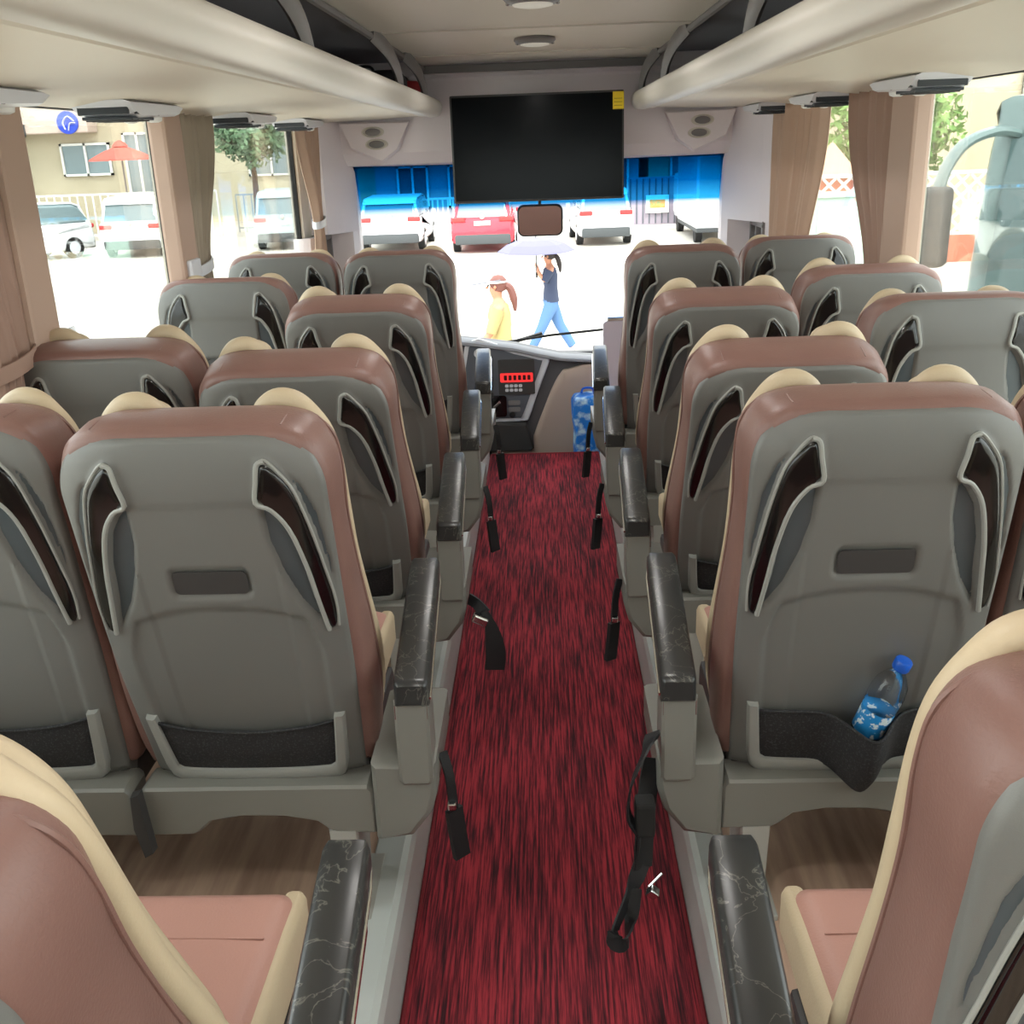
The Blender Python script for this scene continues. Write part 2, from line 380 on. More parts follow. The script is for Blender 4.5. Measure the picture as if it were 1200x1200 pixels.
def rack(s, label):
    t = thing('luggage_rack', label, 'luggage rack', (s*.8,0,1.72))
    off = lambda a, b, c_: (a - s*.8, c_, b - 1.72)
    # shelf with shallow moulded underside
    out = [(.54,1.742),(.60,1.731),(.615,1.736),(.80,1.728),(1.08,1.722),(1.19,1.706),(1.205,1.714),(1.205,1.745),(.54,1.765)]
    MB().slab([(s*a,b) for a,b in out], [(-2.55,0),(5.66,0),(5.70,.0)], off, ()).obj('shelf', M['cream'], t, True, 25)
    out = spline([(.482,1.748,0),(.477,1.775,0),(.486,1.800,0),(.508,1.806,0),(.53,1.79,0),(.555,1.765,0),(.575,1.735,0),(.54,1.722,0),(.50,1.725,0)], 3, True)
    mb = MB(); k = [(p.x*s,p.y) for p in out]
    mb.slab(k, [(-2.55,0),(5.5,0),(5.62,.004),(5.68,.014),(5.70,.03)], off, ()); mb.obj('front_rail', M['lip'], t, True, 50)
    ys = (.9, 2.62, 4.3, 5.2) if s < 0 else (.9, 2.72, 4.5, 5.48)
    for y in ys:
        d = .34
        pts = spline([(s*.525-s*.8,y+.02,1.785-1.72),(s*.520-s*.8,y-.08,1.855-1.72),(s*.535-s*.8,y-.2,1.918-1.72),(s*.575-s*.8,y-d,1.972-1.72)], 4)
        MB().tube(pts, .016, 8, .034, up=(1,0,0)).obj('strut', M['strut'], t, True)
        MB().tube([(s*.53-s*.8,y,1.79-1.72),(s*.66-s*.8,y,1.85-1.72),(s*.9-s*.8,y,1.87-1.72),(s*1.1-s*.8,y,1.86-1.72)], .012, 8, .02).obj('bracket', M['dark_plastic'], t, True)
    MB().tube([(s*.575-s*.8,-2.5,1.958-1.72),(s*.575-s*.8,5.68,1.958-1.72)], .013, 8).obj('top_rail', M['strut'], t, True)
    return t
rack(-1, 'long cream overhead luggage rack over the left row of windows')
rack(1, 'long cream overhead luggage rack over the right row of windows')
# bags on the left rack
def bag(name, m, x0,x1,y0,y1,z0,z1,label,cat):
    t = thing(name, label, cat, ((x0+x1)/2,(y0+y1)/2,z0)); a = MB().box((x0-x1)/2,(x1-x0)/2,(y0-y1)/2,(y1-y0)/2,0,z1-z0,.035,seg=3)
    for i,(x,y,z) in enumerate(a.v):
        k = noise.noise(Vector((x*14,y*14,z*14)))*.018; a.v[i] = (x+k,y+k,max(z,0)+k*.3*(z>.01))
    a.obj('bag_body', m, t, True, 60)
    hb = MB().tube(spline([(-.05,-.04,z1-z0-.01),(-.03,-.04,z1-z0+.02),(.03,-.04,z1-z0+.02),(.05,-.04,z1-z0-.01)],4), .006, 6); hb.obj('handle', M['strap'], t, True)
    return t
bag('travel_bag', mat('black_bag_cloth', rgb(26,24,28), .8), -.92,-.58,4.75,5.05,1.766,1.90, 'black cloth travel bag on the left rack near the front', 'bag')
bag('backpack', mat('red_bag_cloth', rgb(150,30,36), .7), -.78,-.55,5.26,5.58,1.766,1.885, 'dark red backpack at the front end of the left rack', 'bag')
# ceiling lamps
def ceiling_lamp(y, lb):
    t = thing('ceiling_lamp', lb, 'lamp', (.004,y,1.984), group='oval ceiling lamps')
    el = Matrix(((1.25,0,0),(0,1.35,0),(0,0,1)))
    MB().lathe([(.066,-.002),(.068,-.012),(.060,-.022),(.046,-.026)], 32, (0,0,0), el).obj('housing', M['strut'], t, True)
    MB().lathe([(.050,-.020),(.046,-.029),(.030,-.033),(.010,-.034)], 32, (0,0,0), el).obj('diffuser', M['diffuser'], t, True)
    for k in (-1,1): MB().lathe([(.006,-.030),(.007,-.037),(.003,-.039)], 12, (k*.072,0,.012)).obj('screw_cover', M['chrome'], t, True)
    ld = bpy.data.lights.new('lamp_light', 'AREA'); ld.shape = 'ELLIPSE'; ld.size = .12; ld.size_y = .13; ld.energy = 4.0; ld.color = (1,.97,.93); ld.spread = math.radians(175)  # fill light added inside each fixture to brighten the cabin
    lo = bpy.data.objects.new('lamp_light', ld); COL.objects.link(lo); lo.parent = t; lo.location = (0,0,-.040)
M['diffuser'] = mat('lamp_diffuser', rgb(236,234,226), .5, emit=.12)
ceiling_lamp(4.54, 'oval ceiling lamp nearer the television')
ceiling_lamp(3.28, 'oval ceiling lamp at the top edge, nearer the back of the coach')
for y, lb in ((2.0,'third oval ceiling lamp from the television, unseen, added for light'),(.7,'fourth oval ceiling lamp from the television, unseen, added for light'),(-.6,'fifth oval ceiling lamp from the television, unseen, added for light'),(-1.9,'rearmost oval ceiling lamp by the back window, unseen, added for light')): ceiling_lamp(y, lb)  # unseen lamps added along the aisle for more interior light
# air vents / reading lights under the racks
def vent(s, y, label):
    t = thing('air_vent', label, 'air vent', (s*1.10,y,1.722), group='air vents under the %s rack' % ('left' if s < 0 else 'right'))
    o = [(-.25,0),(.20,0),(.24,-.012),(.19,-.034),(-.16,-.046),(-.22,-.03)]
    MB().slab([(a,b) for a,b in o], [(-.075,.006),(-.06,0),(.06,0),(.075,.006)], lambda a,b,c_: (c_*1.1, a, b), ()).obj('housing', M['silver'], t, True, 30)
    g = MB().box(-.07,.07,-.232,-.222,-.036,-.004,.002, rot=None)
    g.box(-.070,.070,-.205,-.02,-.0485,-.040,.002); g.box(-.082,-.074,-.2,.0,-.036,-.008,.002); g.box(.074,.082,-.2,.0,-.036,-.008,.002)
    g.obj('grille', M['grille'], t)
    for k in range(4):
        MB().box(-.065,.065,-.19+k*.045,-.183+k*.045,-.052,-.047).obj('slat', M['dark_plastic'], t)
    for k in (-1,1): MB().lathe([(.024,0),(.022,-.010),(.012,-.014)], 16, (k*.035,.09,-.038)).obj('reading_light', M['white_metal'], t, True)
    t.scale = (.95,.85,.95)
    return t
for y, lb in ((2.12,'silver air vent under the left rack at the picture\'s left edge'),(2.98,'silver and dark air vent under the left rack above the first full window'),
              (4.12,'air vent under the left rack above the second window'),(5.05,'air vent under the left rack nearest the front pillar')): vent(-1,y,lb)
for y, lb in ((3.2,'air vent with dark grille under the right rack, nearest the camera'),(4.28,'air vent under the right rack above the narrow window gap'),
              (5.28,'air vent under the right rack above the front curtain')): vent(1,y,lb)

# television
t = thing('television', 'wide black television hanging above the windscreen with a yellow sticker', 'television', (.003,5.40,1.31))
MB().box(-.428,.428,0,.045,-.004,.503,.008,rot=(math.radians(-1),0,0)).obj('frame', M['dark_plastic'], t)
MB().box(-.418,.418,-.0055,-.001,.008,.493,rot=(math.radians(-1),0,0)).obj('screen', M['screen'], t)
props(MB().box(.372,.426,-.0125,-.0095,.415,.495,rot=(math.radians(-1),0,0)).obj('sticker', M['yellow'], t), 'yellow square sticker')
g = MB()
for k in range(4): g.box(.378,.418,-.0135,-.0127,.414+k*.016,.417+k*.016)
g.obj('sticker_print', mat('sticker_ink', rgb(150,126,20), .7), t)
MB().box(-.12,.12,.04,.33,.30,.42,.01).box(-.06,.06,.04,.34,.05,.1,.01).obj('bracket', M['dark_plastic'], t)
# inside mirror
t = thing('rear_view_mirror', 'wide dark rear-view mirror hanging below the television', 'mirror', (.006,5.66,1.11))
MB().slab(rrect(-.122,.122,0,.166,.035), [(0,.012),(.006,.002),(.03,0),(.045,.02)], XZ, ()).obj('housing', M['dark_plastic'], t, True)
MB().slab(rrect(-.114,.114,.008,.158,.03), [(-.004,.002),(.006,.0)], XZ, ()).obj('mirror_glass', mat('mirror_glass', rgb(128,104,106), .04, metal=1), t)  # grey-red tint stands in for the red reflection in the mirror
MB().tube([(0,.03,.15),(.0,.06,.22),(0,.12,.40)], .008, 8).obj('arm', M['dark_plastic'], t, True)
# overhead speaker panels in the front corners
for s in (-1,1):
    t = thing('speaker_panel', 'pale panel with two round speakers above the windscreen, %s corner' % ('left' if s<0 else 'right'), 'speaker', (s*.86,5.735,1.605), group='front corner speaker panels')
    o = [(-.135,.105),(.15,.10),(.10,-.03),(.03,-.085),(-.10,-.02)] if s < 0 else [(.135,.105),(-.15,.10),(-.10,-.03),(-.03,-.085),(.10,-.02)]
    if s < 0: o = [(-a,b) for a,b in o]; o = [(-a,b) for a,b in o]
    MB().slab(o, [(.02,0),(-.018,0),(-.028,.010)], XZ, (.8,)).obj('panel', M['mauve'], t, True, 40)
    for k in (0,1):
        z = .055-.055*k; x = s*(.0-.012*k)
        r_ = MB().lathe([(.034,-.02),(.034,-.034),(.028,-.037),(.026,-.030)], 24, (x,0,z), Matrix(((1.35,0,0),(0,0,1),(0,.75,0))))
        r_.obj('ring', M['lip'], t, True)
        MB().lathe([(.027,-.029),(.012,-.033),(.004,-.034)], 24, (x,0,z), Matrix(((1.35,0,0),(0,0,1),(0,.75,0)))).obj('speaker_cone', M['strut'], t, True)
    t.scale = (1.3,1,1.1)

# curtains
def curtain(s, y0, y1, m, label, tie=None, yb=None, xin=1.165, folds=5, ztop=1.715, tm=None):
    """pleated curtain hanging along the side wall; tie=(z, ya, yb) gathers it"""
    t = thing('curtain', label, 'curtain', (s*xin,(y0+y1)/2,.9)); mb = MB(); nz = 22; ny = folds*10
    vs = []; fs = []
    for j in range(nz+1):
        z = ztop-(ztop-.80)*j/nz
        a, b = y0, y1
        if tie:
            k = sm(ztop, tie[0], z) if z > tie[0] else 1-.55*sm(tie[0], .80, z)
            k = k**1.3
            a = y0+(tie[1]-y0)*k; b = y1+(tie[2]-y1)*k
        for i in range(ny+1):
            u = i/ny; amp = .018*(.6+.4*math.sin(i*1.7))
            x = xin + amp*math.cos(u*folds*2*PI) + .004*math.sin(u*23+z*5)
            vs.append((s*x - s*xin, a+(b-a)*u-(y0+y1)/2, z-.9))
    w = ny+1
    for j in range(nz):
        for i in range(ny): fs.append((j*w+i,j*w+i+1,(j+1)*w+i+1,(j+1)*w+i))
    me = mb.add(vs, fs).obj('cloth', m, t, True, 80)
    sd = me.modifiers.new('thickness','SOLIDIFY'); sd.thickness = .002
    if tie:
        a, b = tie[1]-(y0+y1)/2, tie[2]-(y0+y1)/2; z = tie[0]-.9
        pts = [Vector((s*(.0+.03*math.cos(q)), (a+b)/2+(b-a)*.56*math.sin(q), z+.012*math.sin(q))) for q in [2*PI*i/20 for i in range(21)]]
        MB().ribbon(pts, .035, (0,0,1), .002).obj('tie_back', tm or M['silver'], t, True)
    MB().tube([(0,y0-(y0+y1)/2-.01,ztop-.9+.004),(0,y1-(y0+y1)/2+.01,ztop-.9+.004)], .006, 6).obj('rail', M['strut'], t)
    return t
curtain(-1, 1.95, 2.31, M['curtain_brown'], 'brown pleated curtain at the picture\'s left edge', (1.16,2.12,2.31), folds=4, tm=M['curtain_brown'])
curtain(-1, 3.52, 3.90, M['curtain_taupe'], 'taupe curtain gathered on the pillar between the two left windows', (1.22,3.50,3.68), folds=5)
curtain(-1, 5.10, 5.56, M['curtain_tan'], 'tan curtain tied back at the front end of the left side', (1.24,5.32,5.46), folds=4, xin=1.12)
curtain(1, 3.58, 4.10, M['curtain_brown'], 'brown curtain gathered beside the right window pillar', (1.05,3.50,3.74), folds=5, tm=M['curtain_brown'])
curtain(1, 4.42, 5.38, M['curtain_tan'], 'wide tan pleated curtain at the front of the right side', (1.0,4.68,5.38), folds=11, tm=M['curtain_tan'])
for s, ys in ((-1,((2.31,2.45,M['pillar']),(3.38,3.54,M['pillar']))),(1,((3.36,3.58,M['pillar']),))):
    for a, b, m in ys:
        i = 17 + sum(1 for o in bpy.data.objects if o.name.startswith('trim_') and o.name[5:].isdigit() and int(o.name[5:])>=17)
        struct('trim_%d' % i, MB().box(*sorted((s*1.15,s*1.21)),a,b,.80,1.722,.012), m)
# curtain strap holder on the left pillar
t = thing('strap_holder', 'small pale strap clip on the left window pillar', 'clip', (-1.14,3.45,1.17)); MB().box(-.012,.008,-.05,.05,0,.09,.01).obj('clip_body', M['silver'], t); MB().tube([(.004,-.03,.01),(.012,.02,-.04),(.004,.05,-.08)], .012, 8, .004).obj('strap', M['cream'], t, True)

# ------------------------------------------------------------------ dashboard
t = thing('dashboard', 'grey dashboard with silver-framed instrument panel below the windscreen', 'dashboard', (-.35,5.6,-.36))
T = lambda y0: (lambda a,b,c_: (a+.35, y0+c_-5.6, b+.36))
body = [(-1.08,.575),(-.6,.578),(-.37,.548),(-.155,.515),(.0,.478),(.10,.455),(.30,.435),(.30,.34),(.30,-.36),(-1.08,-.36)]
MB().slab(body, [(0,.012),(.012,.002),(.03,0),(.26,0)], T(5.60), ()).obj('body', M['rear_light'], t, True, 35)
top = [(-1.06,.60),(-.6,.603),(-.37,.573),(-.155,.538),(.0,.50),(.10,.478),(.31,.458),(.31,.436),(.10,.453),(.0,.474),(-.155,.512),(-.37,.546),(-.6,.577),(-1.06,.574)]
MB().slab(top, [(0,.006),(.012,0),(.12,0)], T(5.555), ()).obj('top_pad', mat('dash_top', rgb(150,152,158), .6), t, True, 60)
fr = spline([(-.42,.565,0),(-.155,.520,0),(.0,.482,0),(.035,.465,0),(.03,.43,0),(-.03,.28,0),(-.08,.14,0),(-.11,.118,0),(-.25,.115,0),(-.42,.115,0)],3,True)
MB().slab([(p.x,p.y) for p in fr], [(.03,0),(.006,0),(0,.006)], T(5.575), ()).obj('silver_frame', M['silver'], t, True, 40)
fr = spline([(-.40,.545,0),(-.155,.498,0),(-.02,.462,0),(-.005,.445,0),(-.06,.30,0),(-.118,.155,0),(-.145,.14,0),(-.25,.138,0),(-.40,.14,0)],3,True)
ip = MB().slab([(p.x,p.y) for p in fr], [(.03,0),(.0,.0)], T(5.570), ()).obj('instrument_panel', mat('panel_grey', rgb(86,90,98), .5), t, False)
def onface(x0,x1,z0,z1,y,d=.008,r=.006): 
    return MB().slab(rrect(x0,x1,z0,z1,min(r,(x1-x0)/2.2,(z1-z0)/2.2),3), [(d,0),(0,0)], T(y), ())
onface(-.245,-.045,.275,.470,5.563).obj('radio_bezel', M['dark_plastic'], t)
props(onface(-.235,-.055,.345,.395,5.560).obj('display', M['led'], t), 'red lit display')
g = MB()
for k in range(6): g.add(*(lambda q:(q.v,q.f))(onface(-.215+k*.026,-.198+k*.026,.356,.384,5.5585,.002,.003)))
g.obj('display_digit', mat('dark_digit', rgb(70,8,12), .5), t)
for k in range(8): onface(-.21+(k%4)*.025,-.19+(k%4)*.025,.292+.024*(k//4),.308+.024*(k//4),5.558).obj('button', M['silver'], t)
for k in range(5): onface(-.32,-.275,.44-k*.045,.47-k*.045,5.562,.01).obj('switch', M['dark_plastic'], t)
for k in range(2): onface(-.195,-.13,.215-k*.038,.24-k*.038,5.562,.01).obj('rocker_switch', M['strut'], t)
MB().lathe([(.016,0),(.016,.012),(.010,.014)], 20, (.175,-.034,.52), Matrix(((1,0,0),(0,0,-1),(0,1,0)))).obj('knob', M['rubber'], t, True)
MB().lathe([(.024,0),(.024,.012),(.014,.006)], 20, (.0,-.034,.87), Matrix(((1,0,0),(0,0,-1),(0,1,0)))).obj('round_vent', M['silver'], t, True)
onface(-.31,-.205,.15,.27,5.560,.01,.015).obj('shift_gate', M['black_gloss'], t)
MB().tube([(.09,-.04,.55),(.08,-.09,.58),(.11,-.11,.61)], .008, 8).obj('gear_lever', M['chrome'], t, True)
MB().slab([(-.40,.125),(-.10,.11),(-.06,-.02),(-.075,-.045),(-.40,-.045)], [(.10,0),(.01,0),(0,.008)], T(5.53), ()).obj('lower_box', M['dark_plastic'], t, True)
bp = spline([(.10,.385,0),(.14,.405,0),(.30,.41,0),(.30,.10,0),(.30,-.20,0),(.10,-.20,0),(-.04,-.20,0),(-.06,.0,0),(-.052,.05,0),(.0,.18,0),(.05,.30,0)],4,True)
props(MB().slab([(p.x,p.y) for p in bp], [(.05,0),(.01,0),(0,.012)], T(5.555), (.8,)).obj('side_cover', M['console_beige'], t, True, 40), 'beige padded side cover')
MB().slab([(-.30,-.20),(-.06,-.20),(-.06,-.05),(-.30,-.05)], [(.05,0),(0,0)], T(5.56), ()).obj('kick_panel', M['console_beige'], t)
# wiper beyond the glass
t = thing('windscreen_wiper', 'thin dark wiper lying along the foot of the windscreen', 'wiper', (-.35,6.40,.40))
MB().tube([(0,0,.0),(.4,.0,.05),(.80,-.02,.085)], .008, 6).obj('blade', M['rubber'], t); MB().tube([(-.05,.03,-.05),(.35,.02,.06)], .012, 6).obj('arm', M['dark_plastic'], t)
# front right partition
t = thing('partition_panel', 'grey modesty panel in front of the first right-hand seats', 'partition', (.70,5.42,-.3))
MB().slab(rrect(-.375,.38,.0,.985,.02), [(0,.003),(.006,0),(.024,0),(.03,.003)], XZ, ()).obj('board', mat('mauve_board', rgb(186,176,188), .6), t)
MB().tube([(-.35,.015,.97),(-.35,.015,.995),(.36,.015,.995),(.36,.015,.97)], .012, 8).obj('top_rail', M['chrome'], t, True)
# blue wrapped pack
mb = MB(); t = thing('wrapped_bottle_pack', 'bright blue plastic-wrapped pack standing by the beige console', 'plastic pack', (.245,5.42,-.36))
pk = MB().box(-.085,.06,-.09,.07,0,.66,.03,seg=4)
bm = bmesh.new(); me = pk.mesh('wrap', M['blue_plastic'], True, 70); bm.from_mesh(me); bmesh.ops.subdivide_edges(bm, edges=bm.edges[:], cuts=6, use_grid_fill=True)
for v in bm.verts:
    q = noise.noise(v.co*22)*.016 + noise.noise(v.co*50)*.006
    if .02 < v.co.z: v.co += Vector((q, q*.8, q*.4)) - Vector((v.co.x,v.co.y,0))*(.25*math.exp(-((v.co.z-.42)/.03)**2))
bm.to_mesh(me); bm.free(); me.polygons.foreach_set('use_smooth',[True]*len(me.polygons)); link('wrap', me, t)
MB().tube(spline([(-.04,0,.65),(-.03,0,.69),(.02,0,.69),(.03,0,.65)],4), .006, 6).obj('carry_loop', M['cap_blue'], t, True)

# ================================================================== SEATS
LL = .755            # crest of the leather above the hinge
SL = .742            # crest of the plastic shell
def wsx(v):
    w = .199 + .010*sm(0,.45,v)
    if v > .87: k = (v-.87)/.13; w -= .070*(1-math.sqrt(max(0,1-k*k)))
    return w
def ybase(u, v):
    y = -.052 - .010*math.sin(PI*min(v,1)) + .014*abs(u)**6 + .004*u*u
    if v > .88: y += .014*((v-.88)/.12)**2
    return y
def poly_d(px, pz, P):
    ins = False; d = 9
    for i in range(len(P)):
        ax, az = P[i-1]; bx, bz = P[i]
        if (az > pz) != (bz > pz) and px < (bx-ax)*(pz-az)/(bz-az)+ax: ins = not ins
        dx, dz = bx-ax, bz-az; q = max(0,min(1,((px-ax)*dx+(pz-az)*dz)/(dx*dx+dz*dz+1e-12)))
        d = min(d, math.hypot(px-ax-q*dx, pz-az-q*dz))
    return d if ins else -d
LENS = [(.505,.852),(.60,.836),(.70,.79),(.775,.71),(.805,.62),(.865,.522),(.80,.532),(.67,.595),(.565,.68),(.515,.76)]
OUTL = [(.72,.937),(.84,.90),(.93,.82),(.972,.70),(.980,.60),(.965,.59),(.925,.69),(.872,.785),(.79,.888)]
HAND = [(.545,.915),(.60,.948),(.66,.950),(.72,.925),(.785,.880),(.862,.780),(.915,.680),(.955,.590),(.945,.525),(.885,.520),(.845,.610),(.800,.705),(.715,.800),(.610,.850),(.510,.868)]
def toP(L): return [(u*.205, v*SL) for u, v in L]
LENSp, OUTLp, HANDp = toP(LENS), toP(OUTL), toP(HAND)
def arcv(u): return .585 - .05*abs(u/.8)**2.2 - .12*sm(.68,.86,abs(u))
def relief(u, v):
    y = 0; x = abs(u)*.205; z = v*SL
    if abs(u) > .45 and .48 < v < .98:
        y += .014*sm(-.001,.010, poly_d(x,z,LENSp)); y += .007*sm(-.001,.006, poly_d(x,z,OUTLp))
        y -= .004*sm(-.010,-.003, poly_d(x,z,HANDp))
    e = min((arcv(u)-v)*SL, (.83-.03*(1-v)-abs(u))*.205)          # sunken lower panel
    y += .0075*sm(-.002,.012,e)
    tr = min(.335-abs(u), 0)*.205
    dx = max(abs(x)-.056,0); dz = max(abs(z-.652*SL)-.017,0); q = math.hypot(dx,dz)   # tray recess
    y += .007*(1-sm(.006,.012,q))
    y += .0025*sm(.865,.845,v) if abs(u) < .56 else 0
    if v < .04: y += .012*(1-v/.04)
    return y
def shell_mesh():
    nu, nv = 88, 104; vs = []; fs = []
    us = [-1+2*i/nu for i in range(nu+1)]
    for j in range(nv+1):
        v = j/nv; v = 1-(1-v)**1.12
        for u in us: vs.append((u*wsx(v), ybase(u,v)+relief(u,v), v*SL))
    w = nu+1
    for j in range(nv):
        for i in range(nu): fs.append((j*w+i,j*w+i+1,(j+1)*w+i+1,(j+1)*w+i))
    # rim turned forward all round
    rim = [j*w for j in range(nv+1)] + [nv*w+i for i in range(1,w)] + [j*w+nu for j in range(nv-1,-1,-1)] + [i for i in range(nu-1,0,-1)]
    n0 = len(vs); cx, cz = 0, SL*.5
    for r in rim: x,y,z = vs[r]; vs.append((x*1.012, y+.008, cz+(z-cz)*1.006))
    n1 = len(vs)
    for r in rim: x,y,z = vs[r]; vs.append((x*.99, y+.035, cz+(z-cz)*.992))
    m = len(rim)
    for k in range(m):
        a, b = rim[k], rim[(k+1)%m]; fs.append((a,b,n0+(k+1)%m,n0+k)); fs.append((n0+k,n0+(k+1)%m,n1+(k+1)%m,n1+k))
    return MB().add(vs,fs).mesh('back_shell', M['shell'], True, 60)
def outline_leather():
    P = [(0,.02),(.19,.02),(.222,.05),(.231,.15),(.229,.28),(.219,.42),(.214,.54),(.217,.62),(.212,.685),(.187,.733),(.14,.752),(.07,LL),(0,LL)]
    R = spline([(a,b,0) for a,b in P], 4); R = [(p.x,p.y) for p in R]
    return R + [(-a,b) for a,b in reversed(R[1:-1])]
def leather_mesh():
    def fn(a,b,c_):
        return (a, c_ + .012*sm(.5,.75,b)*(c_>.03), b - .24*max(0,c_)*sm(.55,.75,b))
    return MB().slab(outline_leather(), [(-.030,.030),(-.029,.014),(-.022,.005),(-.006,.0),(.045,-.002),(.085,.004),(.112,.018),(.120,.04)], fn, (.8,.5,.2)).mesh('backrest', M['leather'], True, 70)
def bolster_mesh(s):
    mb = MB()
    pts = spline([(.075,.110,.678),(.090,.116,.708),(.116,.120,.727),(.145,.118,.724),(.168,.114,.702),(.186,.114,.666),(.194,.114,.61),(.195,.116,.52),(.197,.118,.42),(.204,.124,.32),(.212,.128,.22),(.212,.128,.12),(.20,.122,.04)], 5)
    n = len(pts); r = [.010+.009*sm(0,6,i) for i in range(n)]
    mb.tube([(s*p.x*.985,p.y,p.z) for p in pts], r, 10, [q*1.05 for q in r], up=(0,1,0))
    return mb.mesh('side_bolster', M['beige'], True, 80)
def wing_mesh(s):
    mb = MB()
    p2 = spline([(.078,.144,.655),(.092,.147,.688),(.115,.148,.699),(.136,.146,.691),(.154,.144,.666),(.165,.142,.63),(.168,.142,.56),(.170,.144,.44),(.176,.151,.32),(.182,.156,.2),(.180,.148,.08)], 5)
    r = [.010+.012*sm(0,6,i) for i in range(len(p2))]
    mb.tube([(s*p.x,p.y,p.z) for p in p2], r, 10, [q*.95 for q in r], up=(0,1,0))
    return mb.mesh('head_wing', M['beige'], True, 80)
def piping_mesh(s):
    pts = spline([(.10,.080,.728),(.15,.078,.727),(.182,.086,.712),(.207,.088,.68),(.213,.09,.62),(.210,.09,.52),(.214,.09,.42),(.224,.09,.28),(.227,.09,.15),(.216,.088,.04)], 5)
    return MB().tube([(s*p.x,p.y,p.z) for p in pts], .0035, 6).mesh('piping', M['leather'], True)
def handle_mesh(s):
    pts = spline([(u,v,0) for u,v in HAND], 3, True)
    def fn(a,b,c_): return (s*a*wsx(min(b,1)), ybase(a,b)+c_, b*SL)
    out = [(p.x,p.y) for p in pts]
    return MB().slab(out, [(.004,0),(-.002,.0),(-.0055,.006),(-.007,.014)], fn, (.85,.55,.2)).mesh('grab_handle', M['black_gloss'], True, 60)
def lens_mesh(s, L, d):
    p = spline([(u,v,0) for u,v in L],3,True)
    return MB().slab([(q.x,q.y) for q in p], [(.003,0),(0,.004)], lambda a,b,c_: (s*a*wsx(min(b,1)), ybase(a,b)+d+c_, b*SL), (.8,.5,.2)).mesh('recess_panel', M['lens'], True, 60)
def rim_mesh(s):
    L = [(.66,.957),(.59,.950),(.54,.918),(.497,.864),(.60,.846),(.71,.795),(.79,.70),(.835,.605),(.880,.512)]
    p = spline([(u,v,0) for u,v in L],4)
    pts = [(s*q.x*wsx(q.y), ybase(q.x,q.y)-.0055, q.y*SL) for q in p]
    L2 = [(.60,.954),(.67,.958),(.73,.930),(.795,.885),(.872,.785),(.925,.685),(.965,.595),(.957,.52)]
    p = spline([(u,v,0) for u,v in L2],4)
    p2 = [(s*q.x*wsx(min(q.y,1)), ybase(q.x,q.y)-.0045, q.y*SL) for q in p]
    return MB().tube(pts, .0042, 8).tube(p2, .0026, 6).mesh('handle_rim', M['shell_light'], True)
def pocket_frame_mesh():
    # U-shaped frame: two upright arms and a bottom bar
    P = [(-.90,.235),(-.80,.235),(-.735,.075),(.735,.075),(.80,.235),(.90,.235),(.865,.07),(.82,.028),(.74,.018),(-.74,.018),(-.82,.028),(-.865,.07)]
    P = [(-.895,.235),(-.885,.245),(-.81,.245),(-.80,.235),(-.755,.085),(-.74,.07),(.74,.07),(.755,.085),(.80,.235),(.81,.245),(.885,.245),(.895,.235),(.875,.08),(.84,.035),(.78,.02),(-.78,.02),(-.84,.035),(-.875,.08)]
    n = len(P)
    def fn(a,b,c_): return (a*wsx(b), ybase(a,b)+c_, b*SL)
    # build as strip of quads between outer and inner edges
    outer = [(-.895,.243),(-.885,.15),(-.872,.075),(-.835,.034),(-.76,.018),(-.4,.016),(0,.015),(.4,.016),(.76,.018),(.835,.034),(.872,.075),(.885,.15),(.895,.243)]
    inner = [(-.795,.243),(-.772,.15),(-.752,.088),(-.742,.074),(-.70,.066),(-.4,.064),(0,.063),(.4,.064),(.70,.066),(.742,.074),(.752,.088),(.772,.15),(.795,.243)]
    vs = []; fs = []
    for (a,b),(c_,d) in zip(outer,inner):
        vs += [fn(a,b,.004), fn(a+(c_-a)*.06,b+(d-b)*.06,-.010), fn(a+(c_-a)*.2,b+(d-b)*.2,-.0135), fn(a+(c_-a)*.8,b+(d-b)*.8,-.0135), fn(a+(c_-a)*.95,b+(d-b)*.95,-.010), fn(c_,d,.004)]
    m = len(outer)
    for i in range(m-1):
        for k in range(5): fs.append((i*6+k,i*6+k+1,i*6+7+k,i*6+6+k))
        fs.append((i*6+5,i*6,i*6+6,i*6+11))
    fs += [tuple(range(6)), tuple((m-1)*6+k for k in range(6))]
    return MB().add(vs,fs).mesh('pocket_frame', M['shell_light'], True, 40)
def net_mesh(bulge=.0, bx=.35, sag=.03):
    vs = []; fs = []; nu, nv = 40, 12
    for j in range(nv+1):
        for i in range(nu+1):
            u = -.80+1.6*i/nu; top = .222-sag*(1-(u/.8)**2)
            lo = .055 - (.032*math.exp(-((u-bx)/.21)**2) if bulge else 0)
            v = lo+(top-lo)*j/nv; u2 = u*(.94+.06*j/nv)
            y = ybase(u2,v)-.004-.006*math.sin(PI*j/nv)*(1-(u/.8)**4)
            if bulge: y -= bulge*math.exp(-((u-bx)/.22)**2)*(.55+.45*math.sin(PI*(.1+.6*j/nv)))
            vs.append((u2*wsx(max(v,0)), y, v*SL))
    w = nu+1
    for j in range(nv):
        for i in range(nu): fs.append((j*w+i,j*w+i+1,(j+1)*w+i+1,(j+1)*w+i))
    mb = MB().add(vs,fs); hem = [Vector(vs[nv*w+i])+Vector((0,-.001,0)) for i in range(w)]
    mb.tube(hem, .0035, 6)
    return mb.mesh('mesh_pocket', M['net'], True, 60)
def tray_mesh():
    def fn(a,b,c_): return (a, ybase(a/.205,b/SL)+.0035+c_, b)
    return MB().slab(rrect(-.062,.062,.652*SL-.0225,.652*SL+.0225,.009), [(.002,0),(0,0)], fn, (.5,)).mesh('tray_recess', M['dark_plastic'])
